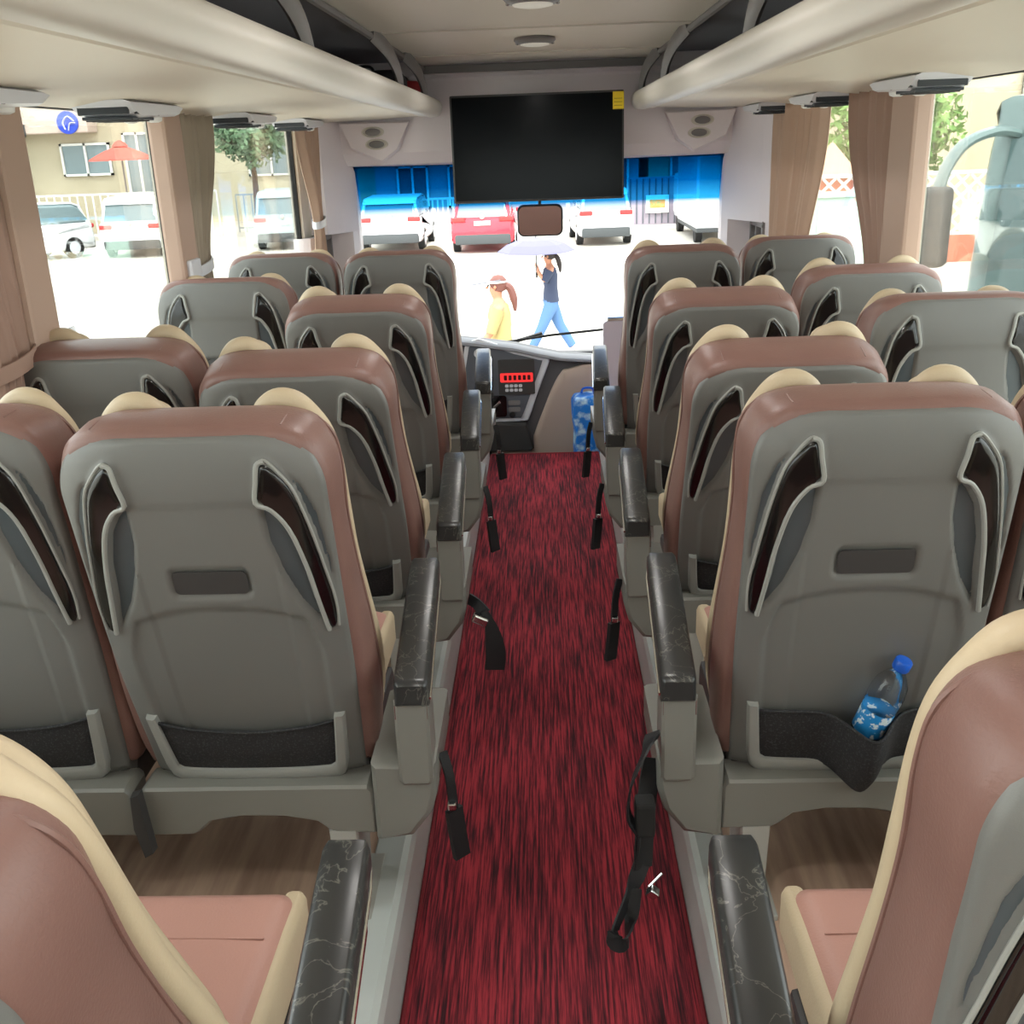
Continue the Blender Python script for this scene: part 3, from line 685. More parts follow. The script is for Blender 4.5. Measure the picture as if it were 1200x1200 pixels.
def cushion_mesh():
    out = rrect(-.205,.205,0,.43,.04)
    return MB().slab(out, [(0,.02),(.03,.0),(.085,.0),(.105,.012),(.115,.03)], lambda a,b,c_: (a,b,c_-.010*sm(.2,.43,b)*(c_>.06)-.008*sm(.0,.205,.205-abs(a))*0), (.9,.6,.25)).mesh('cushion', M['seat_leather'], True, 60)
SEAT = dict(shell=shell_mesh(), back=leather_mesh(), frame=pocket_frame_mesh(), net=net_mesh(), netb=net_mesh(.088,.12,.0), tray=tray_mesh(), cush=cushion_mesh())
for s in (-1,1):
    SEAT['bol',s] = bolster_mesh(s); SEAT['wing',s] = wing_mesh(s); SEAT['pip',s] = piping_mesh(s); SEAT['hand',s] = handle_mesh(s); SEAT['rim',s] = rim_mesh(s); SEAT['len',s] = lens_mesh(s, LENS, .009); SEAT['len2',s] = lens_mesh(s, OUTL, .0035)
    SEAT['stripe',s] = MB().slab(rrect(*sorted((s*.172,s*.208)),.01,.434,.014), [(.03,0),(.096,.0),(.106,.004),(.110,.010)], lambda a,b,c_: (a,b,c_-.010*sm(.2,.43,b)*(c_>.06)), (.6,)).mesh('cushion_stripe', M['beige'], True)
seam = MB().tube([(-.172,.315,.1095),(0,.317,.1105),(.172,.315,.1095)], .0014, 5)
SEAT['seam'] = seam.mesh('seam', M['seat_leather'])
# frames and aisle-side fittings: x measured from the seat centre, s = direction of the aisle
def bar_mesh():
    P = [(-.222,.362),(-.222,.455),(-.21,.468),(.21,.468),(.222,.455),(.222,.362),(.15,.362),(.135,.366),(.11,.388),(.05,.400),(-.03,.402),(-.09,.392),(-.115,.370),(-.13,.362)]
    return MB().slab(P, [(-.0,.006),(.005,.001),(.012,0),(.07,0),(.08,.006)], XZ, ()).mesh('rear_beam', M['base'], True, 35)
SEAT['bar'] = bar_mesh()
sm_ = MB()
for q in (-1,1): sm_.tube([(q*.150,-.020,.734),(q*.150,-.006,.7495),(q*.150,.03,.744),(q*.150,.07,.735)], .0016, 5)
SEAT['seams'] = sm_.mesh('seam', M['leather'])
SEAT['pan'] = MB().box(-.20,.20,.06,.46,.405,.475,.015).mesh('seat_pan', M['dark_plastic'], True)
for s in (-1,1):
    P = [(s*.192,.355),(s*.262,.362),(s*.300,.412),(s*.312,.455),(s*.312,.520),(s*.192,.520)]
    SEAT['box',s] = MB().slab(P, [(-.012,.012),(-.006,.003),(.0,0),(.26,0),(.30,.02)], XZ, ()).mesh('side_box', M['base'], True, 30)
    SEAT['post',s] = MB().slab([(s*.246,.492),(s*.246,.66),(s*.308,.66),(s*.308,.492),(s*.300,.482),(s*.254,.482)], [(-.022,.006),(-.018,.0),(.05,0),(.06,.004)], XZ, ()).mesh('armrest_post', M['base'], True, 30)
    def padf(a,b,c_): return (a - s*.018*(c_+.03)/.45, c_, b + .70 + .055*(c_+.06)/.47 - .03)
    P = [(s*.249,-.025),(s*.249,.017),(s*.252,.023),(s*.257,.026),(s*.304,.026),(s*.309,.023),(s*.312,.017),(s*.312,-.025)]
    SEAT['pad',s] = MB().slab(P, [(-.030,.008),(-.025,.002),(-.015,0),(.34,0),(.415,.001),(.428,.005),(.434,.012)], padf, ()).mesh('armrest_pad', M['marble'], True, 35)
    P = [(s*.296,-.060),(s*.296,-.025),(s*.316,-.018),(s*.317,.010),(s*.3135,.014),(s*.3135,-.056)]
    SEAT['side',s] = MB().slab([(s*.246,-.058),(s*.246,-.024),(s*.308,-.024),(s*.308,-.058)], [(-.020,.004),(-.016,0),(.36,0),(.40,.012)], padf, ()).mesh('armrest_core', M['redbrown'], True, 35)
    SEAT['chrome',s] = MB().tube([padf(s*.3125,-.012,-.02),padf(s*.3125,-.012,.38),padf(s*.309,-.012,.415)], .0028, 6).mesh('chrome_strip', M['chrome'])
    SEAT['leg',s] = MB().slab([(s*.135,.16),(s*.128,.37),(s*.185,.37),(s*.178,.16)], [(.0,.004),(.01,0),(.12,0),(.13,.004)], XZ, ()).box(*sorted((s*.11,s*.20)),-.02,.18,.164,.178,.004).mesh('leg', mat('leg_grey', rgb(168,168,162), .4) if s < 0 else bpy.data.materials['leg_grey'])
SEAT['lever'] = MB().slab([(0,.47),(.018,.475),(.022,.42),(.028,.345),(.008,.335),(-.004,.40)], [(-.02,.002),(.0,0)], XZ, ()).mesh('recline_lever', M['dark_plastic'])
SEAT['hinge'] = MB().lathe([(.03,-.02),(.03,.02),(.02,.026)], 16, (0,0,0), Matrix(((0,0,1),(0,1,0),(1,0,0)))).mesh('hinge', M['dark_plastic'], True)

def belt(seat, s, kind):
    """black webbing hanging beside the seat on the aisle side"""
    x = s*.318
    if kind == 'loop':
        pts = spline([(x,.02,.56),(x+s*.02,-.03,.55),(x+s*.045,-.05,.50),(x+s*.05,-.045,.43),(x+s*.03,-.04,.38),(x+s*.035,-.035,.31)], 5)
        b = MB().ribbon(pts, .030, (.2,1,0), .002)
        pts = spline([(x,.03,.50),(x+s*.012,.0,.44),(x+s*.018,-.02,.38),(x+s*.022,-.03,.30)], 5); b.ribbon(pts, .040, (s*.9,-.5,0), .002)
        pts = spline([(x+s*.024,-.03,.31),(x+s*.045,-.05,.265),(x+s*.075,-.09,.22),(x+s*.080,-.10,.195),(x+s*.060,-.095,.185),(x+s*.048,-.07,.22),(x+s*.040,-.05,.27)], 5)
        b.ribbon(pts, .030, (.3,.4,1), .002); o = b.obj('seat_belt', M['strap'], seat, True)
        MB().box(x+s*.02-.018,x+s*.02+.018,-.055,-.015,.385,.455,.006).obj('retractor', M['rubber'], o)
        MB().box(x+s*.006-.010,x+s*.006+.010,-.065,-.047,.258,.276,.003,rot=(.3,.7,0)).obj('buckle', M['chrome'], o)
        MB().tube([(x+s*.012,-.05,.275),(x-s*.012,-.045,.300)], .0025, 6).obj('tongue', M['chrome'], o)
    elif kind == 'wide':
        pts = spline([(x,.02,.47),(x+s*.02,.0,.465),(x+s*.045,-.02,.445)], 4); b = MB().ribbon(pts, .03, (0,.3,1), .003)
        pts = spline([(x+s*.04,-.02,.455),(x+s*.058,-.02,.40),(x+s*.065,-.02,.33),(x+s*.060,-.02,.285)], 4); b.ribbon(pts, [.018+.034*sm(0,8,i) for i in range(len(pts))], (1,.25,0), .005)
        o = b.obj('seat_belt', M['strap'], seat, True)
        MB().box(x+s*.03-.02,x+s*.03+.02,-.045,-.02,.425,.447,.004,rot=(0,.45*s,0)).obj('buckle', M['chrome'], o)

def seat(x, y, rec, side, aisle, label, belt_kind='short', netb=False, z=0, grp='reclining coach seats'):
    """side: +1 when the seat is right of the aisle (its aisle lies towards -x)"""
    t = thing('coach_seat', label, 'seat', (x,y,.165), group=grp); s = -side
    H = (0,.10,.46-.165+z); R = (math.radians(rec),0,0); D = (0,0,-.165)
    def back(n, k): return link(n, SEAT[k], t, H, R)
    back('backrest','back'); sh = back('back_shell','shell'); back('tray_recess','tray'); back('pocket_frame','frame'); back('mesh_pocket','netb' if netb else 'net')
    for q in (-1,1):
        back('head_wing',('wing',q)); back('side_bolster',('bol',q)); back('piping',('pip',q)); h = back('grab_handle',('hand',q)); back('recess_panel',('len',q)); back('recess_panel',('len2',q))
        link('handle_rim', SEAT['rim',q], h)
    back('seam','seams')
    c_ = link('cushion', SEAT['cush'], t, (0,.12,.475-.165+z)); link('seam', SEAT['seam'], c_)
    c_.scale = (.95,1,1)
    for q in (-1,1): link('cushion_stripe', SEAT['stripe',q], t, (0,.12,.470-.165+z)).scale = (.94,1,1)
    link('rear_beam', SEAT['bar'], t, D); link('seat_pan', SEAT['pan'], t, D)
    link('leg', SEAT['leg',s if aisle else -s], t, D)
    if aisle:
        D2 = (s*.03,0,-.165)
        link('side_box', SEAT['box',s], t, D2); link('armrest_post', SEAT['post',s], t, D2)
        link('armrest_pad', SEAT['pad',s], t, D2); link('armrest_core', SEAT['side',s], t, D2); link('chrome_strip', SEAT['chrome',s], t, D2)
        _belt(t, s, belt_kind)
    else:
        l = link('recline_lever', SEAT['lever'], t, (s*.232,-.01,-.165))
    return t
def _belt(t, s, kind):
    if kind == 'short':
        x = s*.318
        pts = spline([(x,.06,.50),(x+s*.012,.05,.45),(x+s*.016,.05,.37)], 4); b = MB().ribbon(pts, .018, (1,.5,0), .003)
        pts = spline([(x+s*.016,.05,.38),(x+s*.020,.05,.33),(x+s*.026,.05,.27)], 4); b.ribbon(pts, .034, (1,.8,0), .006)
        o = b.obj('seat_belt', M['strap'], t, True, loc=(s*.03,0,-.165))
        MB().box(x+s*.014-.008,x+s*.014+.008,.035,.065,.385,.40,.003).obj('buckle', M['chrome'], o)
    else:
        belt(t, s, kind)
        for o in t.children:
            if o.name.startswith('seat_belt'): o.location = (s*.03,0,-.165)

ROW = {1:4.01, 2:3.21, 3:2.41, 4:1.61, 5:.66}
AXS, WXS = .545, 1.003
nm = {1:'front row', 2:'second row', 3:'third row', 4:'fourth row', 5:'nearest row'}
# (row, recline, belt)
RA = {1:(12,'short'), 2:(25,'short'), 3:(26,'short'), 4:(12,'loop'), 5:(10,'short')}
LA = {1:(6,'short'), 2:(23,'short'), 3:(25,'wide'), 4:(14,'short'), 5:(21,'short')}
RW = {1:2, 2:12, 3:2, 4:10, 5:12}
LW = {1:4, 2:2, 3:18, 4:10, 5:12}
notes = {('R',4):'seat with a water bottle in its back net', ('L',4):'seat whose whole grey back shows large',
         ('R',5):'brown seat with beige wings at the lower right corner', ('L',5):'brown seat with beige wings at the lower left corner'}
for r in (1,2,3,4,5):
    rec, bk = RA[r]; lb = notes.get(('R',r), 'brown and grey seat by the aisle') + ', %s, right of the aisle' % nm[r]
    seat(AXS-.015*(r==5), ROW[r], rec, 1, True, lb, bk, netb=(r==4))
    rec, bk = LA[r]; lb = notes.get(('L',r), 'brown and grey seat by the aisle') + ', %s, %s' % (nm[r], 'left of the aisle')
    seat(-AXS, ROW[r], rec, -1, True, lb, bk)
    seat(WXS, ROW[r], RW[r], 1, False, 'brown and grey window seat on the right, %s' % nm[r])
    seat(-WXS, ROW[r], LW[r], -1, False, 'brown and grey window seat on the left, %s' % nm[r])

# water bottle in the net of the fourth row
t = thing('water_bottle', 'clear plastic water bottle with blue cap leaning in the seat net', 'bottle', (.560,1.622,.512))
t.rotation_euler = (math.radians(11), math.radians(15), 0); t.scale = (.95,.95,.95)
MB().lathe([(.004,0),(.026,.002),(.030,.012),(.030,.04),(.028,.046),(.030,.052),(.030,.125),(.0325,.135),(.0325,.165),(.029,.185),(.018,.205),(.0125,.212),(.0125,.225)], 24).obj('bottle_body', M['clear'], t, True, 60)
MB().lathe([(.0305,.070),(.0308,.073),(.0308,.122),(.0305,.124)], 24).obj('paper_label', M['label_blue'], t, True)
MB().lathe([(.004,.004),(.0285,.006),(.0285,.12),(.004,.121)], 20).obj('water', glass('water', (.97,.99,1,1), .04), t, True)
MB().lathe([(.0145,.218),(.016,.221),(.016,.236),(.014,.239),(.004,.240)], 20).obj('cap', M['cap_blue'], t, True)

# ================================================================== OUTSIDE
G = -1.40
struct('ground', MB().box(-90,90,-30,90,G-.2,G), M['asphalt'])
def car(x, y, rz, paint, label, tall=1.62, wid=1.82, length=4.4, low=None, name='car'):
    t = thing(name, label, 'car', (x,y,G), rz); h = tall; L2 = length/2
    side = spline([(-L2,.42,0),(-L2-.02,.75,0),(-L2+.05,1.0,0),(-L2+.25,h*.62,0),(0,h*.62,0),(L2-1.1,h*.60,0),(L2-.2,h*.50,0),(L2,.62,0),(L2-.02,.35,0),(L2-.5,.25,0),(-L2+.4,.25,0)], 3, True)
    W2 = wid/2
    MB().slab([(p.x,p.y) for p in side], [(-W2,.14),(-W2+.05,.04),(-W2+.14,0),(W2-.14,0),(W2-.05,.04),(W2,.14)], YZ, (.7,.3)).obj('body', paint, t, True, 50)
    cab = [(-L2+.10,h*.58),(-L2+.32,h*.90),(-L2+.6,h*.975),(-.1,h),(.7,h*.93),(1.25,h*.60)]
    MB().slab(cab, [(-W2+.10,.12),(-W2+.2,.02),(-W2+.3,0),(W2-.3,0),(W2-.2,.02),(W2-.10,.12)], YZ, (.6,)).obj('glasshouse', M['car_glass'], t, True, 40)
    roof = [(-L2+.24,h*.88),(-L2+.30,h*.93),(-L2+.6,h*.99),(-.1,h+.02),(.7,h*.955),(.62,h*.93),(-.1,h*.97),(-L2+.6,h*.95),(-L2+.36,h*.9)]
    MB().slab(roof, [(-W2+.16,.02),(-W2+.22,0),(W2-.22,0),(W2-.16,.02)], YZ, ()).obj('roof', paint, t, True, 50)
    p = MB()
    for q in (-1,1):
        p.tube([(q*(W2-.13),-L2+.14,h*.60),(q*(W2-.22),-L2+.34,h*.93)], .05, 6); p.tube([(q*(W2-.12),.95,h*.62),(q*(W2-.2),.60,h*.94)], .035, 6); p.tube([(q*(W2-.10),-.35,h*.62),(q*(W2-.17),-.35,h*.95)], .03, 6)
    p.obj('pillars', paint, t)
    MB().box(-W2+.10,W2-.10,-L2-.05,-L2+.25,.26,.56,.06).obj('bumper', M['bumper'], t, True)
    for q in (-1,1):
        MB().box(*sorted((q*(W2-.42),q*(W2-.04))),-L2-.04,-L2+.12,.90,1.03,.03).obj('tail_lamp', M['tail'], t)
        MB().box(*sorted((q*(W2-.40),q*(W2-.06))),L2-.16,L2+.0,.64,.78,.03).obj('headlamp', M['silver'], t)
        MB().box(*sorted((q*(W2+.0),q*(W2+.14))),.86,.98,h*.60,h*.60+.13,.03).obj('wing_mirror', paint, t)
        for yy in (-L2+.82, L2-.85):
            w = MB().lathe([(.20,-.10),(.33,-.10),(.335,-.05),(.335,.05),(.33,.10),(.20,.10)], 24, (q*(W2-.10),yy,.335), Matrix(((0,0,1),(0,1,0),(1,0,0)))).obj('wheel', M['rubber'], t, True)
            MB().lathe([(.21,-.11),(.20,.11),(.06,.115)], 12, (q*(W2-.10),yy,.335), Matrix(((0,0,q),(0,1,0),(1,0,0)))).obj('wheel_rim', M['silver'], w, True)
    MB().box(-.24,.24,-L2-.05,-L2-.02,.80,.92,.005).obj('number_plate', M['plate'], t)
    MB().lathe([(.07,0),(.07,.02),(.05,.025)], 16, (0,-L2-.0,1.04), Matrix(((1,0,0),(0,0,-1),(0,1,0)))).obj('emblem', M['chrome'], t, True)
    return t
car(-4.6, 34.2, 0, M['white_car'], 'white car seen from behind at the left of the windscreen', 1.6, 1.95)
car(-1.72, 33.0, 0, M['red_car'], 'bright red car seen from behind through the windscreen', 1.62, 1.84)
car(1.82, 34.0, .05, M['white_car'], 'white hatchback seen from behind right of the mirror', 1.66, 1.66)
car(-13.2, 35.2, .12, M['white_car'], 'white SUV seen from behind through the first left window', 1.85, 1.95)
car(-16.6, 33.0, PI-.55, M['white_car'], 'white car facing the camera at an angle in the first left window', 1.75, 1.85)
car(-8.55, 36.2, .1, mat('pale_grey_paint_suv', rgb(176,190,192), .3, coat=.3), 'pale grey SUV behind the second left window', 1.85, 1.9)
car(-7.05, 10.4, PI/2+.1, M['white_car'], 'white car close by at the foot of the first left window', 1.45, 1.75)
# white box truck right of the windscreen
t = thing('box_truck', 'white box truck parked at the right of the windscreen', 'truck', (5.25,33.5,G))
MB().box(-.72,.95,-2.2,2.2,.45,2.55,.06).obj('cargo_box', M['white_car'], t); MB().box(-.66,.9,-2.26,-2.19,.55,2.45,.02).obj('rear_door', M['white_metal'], t)
MB().box(-.7,.9,2.2,3.6,.45,1.9,.2).obj('cab', M['white_car'], t); MB().box(-.7,.9,-2.25,2.2,.34,.46,.02).obj('chassis', M['bumper'], t)
for q in (-.55,.8):
    for yy in (-1.4,2.7): MB().lathe([(.15,-.1),(.34,-.1),(.34,.1),(.15,.1)], 20, (q,yy,.34), Matrix(((0,0,1),(0,1,0),(1,0,0)))).obj('wheel', M['rubber'], t, True)

# buildings
def building(name, label, x0,x1,y0,y1,h,m, wins, wm=None, extra=None):
    t = thing(name, label, 'building', ((x0+x1)/2,y0,G)); cx = (x0+x1)/2
    MB().box(x0-cx,x1-cx,.12,y1-y0,0,h).obj('wall', m, t)
    MB().box(x0-cx-.2,x1-cx+.2,-.25,y1-y0+.2,h,h+.35,.05).obj('parapet', M['bld_pink'], t)
    for (a,b,c_,d) in wins:
        f = MB(); e = .09
        for q in ((a,b,c_,c_+e),(a,b,d-e,d),(a,a+e,c_,d),(b-e,b,c_,d),((a+b)/2-e/2,(a+b)/2+e/2,c_,d)): f.box(q[0]-cx,q[1]-cx,-.02,.14,q[2]-G,q[3]-G)
        w = f.obj('window', M['white_metal'], t); MB().box(a-cx,b-cx,.06,.11,c_-G,d-G).obj('pane', wm or M['car_glass'], w)
    return t
b = building('shop_building', 'beige shop building with a blue round emblem on its pink fascia', -34,-16.2,45,54,9.5,M['bld'], [(-20.1,-18.0,.95,2.25),(-25,-22.4,.4,2.3),(-17.4,-16.2,-.6,2.6)])
MB().box(-2.2,6.7,-.9,.12,4.05,5.62,.05).obj('fascia', M['bld_pink'], b)
MB().box(-8.9,8.9,-.25,.12,5.7,5.95).obj('ledge', M['white_metal'], b)
# round emblem: blue disc with a pale hooked shape
cx, cz = 5.93, 4.44
o = MB().lathe([(.44,0),(.44,.06),(.42,.07)], 28, (cx,-.90,cz), Matrix(((1,0,0),(0,0,-1),(0,1,0)))).obj('emblem', M['blue_logo'], b)
g = MB().tube(spline([(cx+.30,-.99,cz+.05),(cx+.05,-.99,cz+.24),(cx-.16,-.99,cz+.02),(cx-.10,-.99,cz-.26)],5), .085, 8, .02, up=(0,1,0)); g.tube(spline([(cx+.34,-.99,cz-.02),(cx+.12,-.99,cz-.02),(cx+.02,-.99,cz-.3)],4), .06, 8, .02, up=(0,1,0))
g.obj('emblem_hook', M['white_metal'], o)
for k in range(2):                                     # two illegible square characters left of the emblem
    q = MB(); xx = 3.9-k*.62
    for a,b_,c_,d in ((-.22,.22,.19,.24),(-.22,.22,-.24,-.19),(-.22,-.17,-.24,.24),(.17,.22,-.24,.24),(-.17,.17,-.02,.03),(-.03,.02,-.19,.19)): q.box(xx+a,xx+b_,-.97,-.9,cz-.25+c_,cz-.25+d)
    q.obj('sign_character', M['bumper'], b)
building('pale_block', 'pale yellow block behind the second left window', -15.7,-7.0,50,58,10,mat('pale_yellow_render', rgb(200,192,168), .9), [(-13.6,-11.4,.6,2.4),(-10,-8.6,1.2,3)])
building('grey_gatehouse', 'grey building behind the parked cars ahead', -6.8,4.0,44,52,7.5,M['bld_grey'], [(-5.9,-4.6,-.8,.9),(-3.8,-2.4,-.8,.9),(2.0,3.6,-1.0,1.0)], M['bld_dark'])
building('beige_villa', 'cream villa with a moulded window at the right edge', 9.6,24,30,40,8.5,mat('cream_render', rgb(204,190,164), .9), [(13.0,14.6,2.2,4.0),(15.6,17,2.2,4.0)])
building('long_house', 'beige house behind the trees on the right', 4.6,9.5,46,52,8,M['bld'], [(5.5,6.6,0,1.6),(7.4,8.6,0,1.6)])
# gate with a sign board between the cars ahead
t = thing('metal_gate', 'grey metal gate with a small coloured notice, behind the parked cars', 'gate', (4.0,37.5,G))
MB().box(-.95,.95,-.04,.04,.15,1.75,.01).obj('gate_panel', mat('mauve_metal', rgb(158,148,160), .6), t)
for k in range(9): MB().box(-.9+k*.22,-.86+k*.22,-.07,-.04,.2,1.7).obj('gate_bar', M['bld_dark'], t)
nb = MB().box(-.35,.45,-.13,-.08,.55,1.15,.01).obj('notice', M['plate'], t); MB().box(-.22,.32,-.14,-.131,.72,1.0).obj('notice_print', mat('orange_print', rgb(214,150,80), .6, vary=(4, rgb(120,170,110), .5,.6)), nb)
def railing(x0,x1,y,h,label,step=.3,rz=0,m=None,name='railing'):
    t = thing(name, label, 'fence', ((x0+x1)/2,y,G), rz); w = (x1-x0)/2; m = m or M['white_metal']
    MB().box(-w,w,-.03,.03,h-.07,h).obj('top_rail', m, t); MB().box(-w,w,-.03,.03,.15,.22).obj('bottom_rail', m, t)
    n = int((x1-x0)/step); me = None
    for k in range(n+1):
        xx = -w+2*w*k/n
        if me is None: o = MB().box(-.025,.025,-.02,.02,.02,h-.04).obj('picket', m, t); me = o.data
        else: o = link('picket', me, t)
        o.location = (xx,0,0)
    return t
railing(-24,-12.5,41,1.75,'white railing in front of the beige shop building')
railing(-12.2,-7.2,42.5,1.5,'grey-white railing behind the second left window',m=mat('grey_rail', rgb(150,158,160), .6))
railing(-3.9,-2.5,36.6,1.35,'short white fence between the white and the red car',step=.16)
# parasol
t = thing('red_parasol', 'red market parasol in front of the beige shop building', 'parasol', (-16.4,42.2,G))
t.location = (-16.6,42.6,G)
MB().lathe([(1.35,2.92),(1.32,2.98),(.75,3.25),(.28,3.42),(.05,3.46)], 8).lathe([(.34,3.44),(.2,3.6),(.03,3.68)], 8).obj('canopy', M['umbrella_red'], t); MB().tube([(0,0,0),(0,0,3.6)], .035, 8).obj('pole', M['strut'], t)
MB().lathe([(.35,0),(.35,.08),(.05,.12)], 12).obj('base', M['bumper'], t)
# trees
def tree(x,y,h,r,m,label,seed=0,cz=None,name='leafy_tree'):
    rnd = random.Random(seed); t = thing(name, label, 'tree', (x,y,G)); cz = cz or h-r
    MB().tube([(0,0,0),(.05,.05,cz*.6),(.0,0,cz)], [.14,.10,.05], 8).obj('trunk', M['trunk'], t, True)
    v = []; f = []
    for k in range(2600):
        d = Vector((rnd.gauss(0,1),rnd.gauss(0,1),rnd.gauss(0,1))).normalized(); q = r*(rnd.random()**.35)
        c_ = Vector((d.x*q*1.1, d.y*q, cz+d.z*q*.9)); 
        c_ += d*noise.noise(d*2.3+Vector((seed,0,0)))*r*.5
        a = Vector((rnd.gauss(0,1),rnd.gauss(0,1),rnd.gauss(0,1))).normalized()*.14; b_ = a.cross(d).normalized()*.07
        n = len(v); v += [c_-a, c_+b_, c_+a, c_-b_]; f.append((n,n+1,n+2,n+3))
    props(MB().add(v,f).obj('foliage', m, t), kind='stuff')
    return t
tree(8.7,27.5,4.3,1.5,M['leaf'],'bright green shrub tree behind the neighbouring coach',3,3.0)
tree(-10.6,39.5,4.6,1.25,M['leaf_dark'],'dull green tree with drooping leaves behind the second left window',5,3.7)
tree(-23.6,43.2,4.2,1.2,M['leaf_dark'],'dark green tree left of the shop building',8,3.0)
tree(6.1,30,5.2,1.3,M['leaf_dark'],'grey-green tree seen through the narrow right window gap',11,3.6)
# lattice fence, kiosk, cabinet
t = thing('lattice_fence', 'white diagonal lattice fence on a pink base, beside the neighbouring coach', 'fence', (8.6,25.2,G))
MB().box(-2.6,2.6,-.1,.1,0,.62,.02).obj('base_wall', M['terracotta'], t)
MB().box(-2.6,2.6,-.05,.05,1.98,2.06).box(-2.6,2.6,-.05,.05,.62,.68).obj('frame', M['white_metal'], t)
for d in (-1,1):
    for k in range(15):
        xx = -2.4+k*.34; l = 1.85
        MB().box(-l/2,l/2,-.012+d*.012,.012+d*.012,-.03,.03).obj('lattice_slat', M['white_metal'], t, loc=(xx,0,1.32), rot=(0,d*math.radians(45),0))
t = thing('kiosk', 'small kiosk with a pointed terracotta roof behind the right window gap', 'kiosk', (7.1,26.6,G))
MB().box(-.45,.45,-.45,.45,0,1.95,.02).obj('booth', M['terracotta'], t); MB().lathe([(.85,1.95),(.8,2.0),(.04,2.75)], 4, (0,0,0), Matrix.Rotation(PI/4,3,'Z')).obj('roof', mat('pale_tile', rgb(224,176,148), .8), t)
MB().box(-.2,.2,-.47,-.44,.9,1.6).obj('hatch', M['plate'], t)
t = thing('metal_cabinet', 'pale green metal cabinet outside the right front window', 'cabinet', (5.75,20,G))
MB().box(-.72,.62,0,1.0,.05,1.84,.03).obj('body', M['green_box'], t); MB().box(-.60,.42,-.03,.0,.15,1.68,.02).obj('door', mat('pale_green_door', rgb(198,224,210), .5), t)
MB().box(-.76,.66,-.05,1.05,1.84,1.90,.02).obj('lid', M['green_box'], t); MB().box(.32,.36,-.06,-.03,.8,1.1,.01).obj('handle', M['bumper'], t)
# neighbouring coach
t = thing('neighbouring_coach', 'grey-green coach parked facing the camera at the right edge', 'bus', (3.80,6.45,G), math.radians(-40))
CO = lambda a,b,c_: (c_,a,b)
prof = spline([(0,.35,0),(-.04,.9,0),(.02,1.5,0),(.16,2.4,0),(.34,3.02,0),(.75,3.2,0),(4.5,3.24,0),(9.0,3.2,0),(9.0,.35,0),(4.5,.33,0)],3,True)
MB().slab([(p.x,p.y) for p in prof], [(-1.22,.10),(-1.19,.03),(-1.12,0),(1.12,0),(1.19,.03),(1.22,.10)], CO, ()).obj('body', M['coach'], t, True, 40)
wsv = [(-1.02,-.052,1.25),(1.02,-.052,1.25),(1.0,.27,2.85),(-1.0,.27,2.85)]
mb = MB(); vs=[]; fs=[]
for j in range(9):
    z = 1.15+1.75*j/8
    yy = -.075+ (.0 if z<1.5 else .0) + .16*max(0,(z-1.2)/1.2)**1.6
    for i in range(13):
        x = -1.06+2.12*i/12; vs.append((x, yy+.03*abs(x)**4, z))
for j in range(8):
    for i in range(12): fs.append((j*13+i,j*13+i+1,(j+1)*13+i+1,(j+1)*13+i))
mb.add(vs,fs).obj('windscreen', mat('coach_glass', rgb(84,104,104), .05, coat=.5), t, True)
for q in (-1,1):
    MB().box(*sorted((q*1.218,q*1.235)),.5,8.6,1.45,2.75,.005).obj('side_glass', M['car_glass'], t)
    MB().box(*sorted((q*.7,q*1.1)),-.07,.0,.62,.80,.03).obj('headlamp', M['silver'], t)
    for yy in (1.6,6.8): MB().lathe([(.2,-.14),(.47,-.14),(.47,.14),(.2,.14)], 24, (q*1.09,yy,.47), Matrix(((0,0,1),(0,1,0),(1,0,0)))).obj('wheel', M['rubber'], t, True)
    MB().tube(spline([(q*.9,-.08,1.2),(q*.5,-.10,1.26),(q*.05,-.09,1.22)],4), .014, 6).obj('wiper', M['rubber'], t, True)
    a = MB().tube(spline([(q*1.05,.30,2.93),(q*1.14,.14,2.95),(q*1.26,-.05,2.88),(q*1.33,-.16,2.72),(q*1.36,-.20,2.52)],5), .035, 8, .05).obj('mirror_arm', M['coach'], t, True)
    MB().box(*sorted((q*1.26,q*1.46)),-.30,-.12,2.10,2.62,.05,seg=3).obj('mirror_housing', M['bumper'], a, True)
MB().box(-.5,.5,-.08,-.03,.42,.54,.01).obj('number_plate', M['plate'], t)

# ================================================================== people outside
def skinned(name, m, pts, edges, parent, levels=2):
    me = bpy.data.meshes.new(name); me.from_pydata([p[0] for p in pts], edges, [])
    o = bpy.data.objects.new(name, me); COL.objects.link(o)
    sk = o.modifiers.new('skin','SKIN'); sk.use_smooth_shade = True
    for i, p in enumerate(pts):
        r = p[1]; me.skin_vertices[0].data[i].radius = (r,r) if not isinstance(r, tuple) else r
    me.skin_vertices[0].data[0].use_root = True
    sb = o.modifiers.new('sub','SUBSURF'); sb.levels = levels; sb.render_levels = levels
    dg = bpy.context.evaluated_depsgraph_get(); ev = o.evaluated_get(dg); nm_ = bpy.data.meshes.new_from_object(ev)
    o.modifiers.clear(); o.data = nm_; nm_.materials.clear(); nm_.materials.append(m)
    nm_.polygons.foreach_set('use_smooth', [True]*len(nm_.polygons)); o.parent = parent
    return o
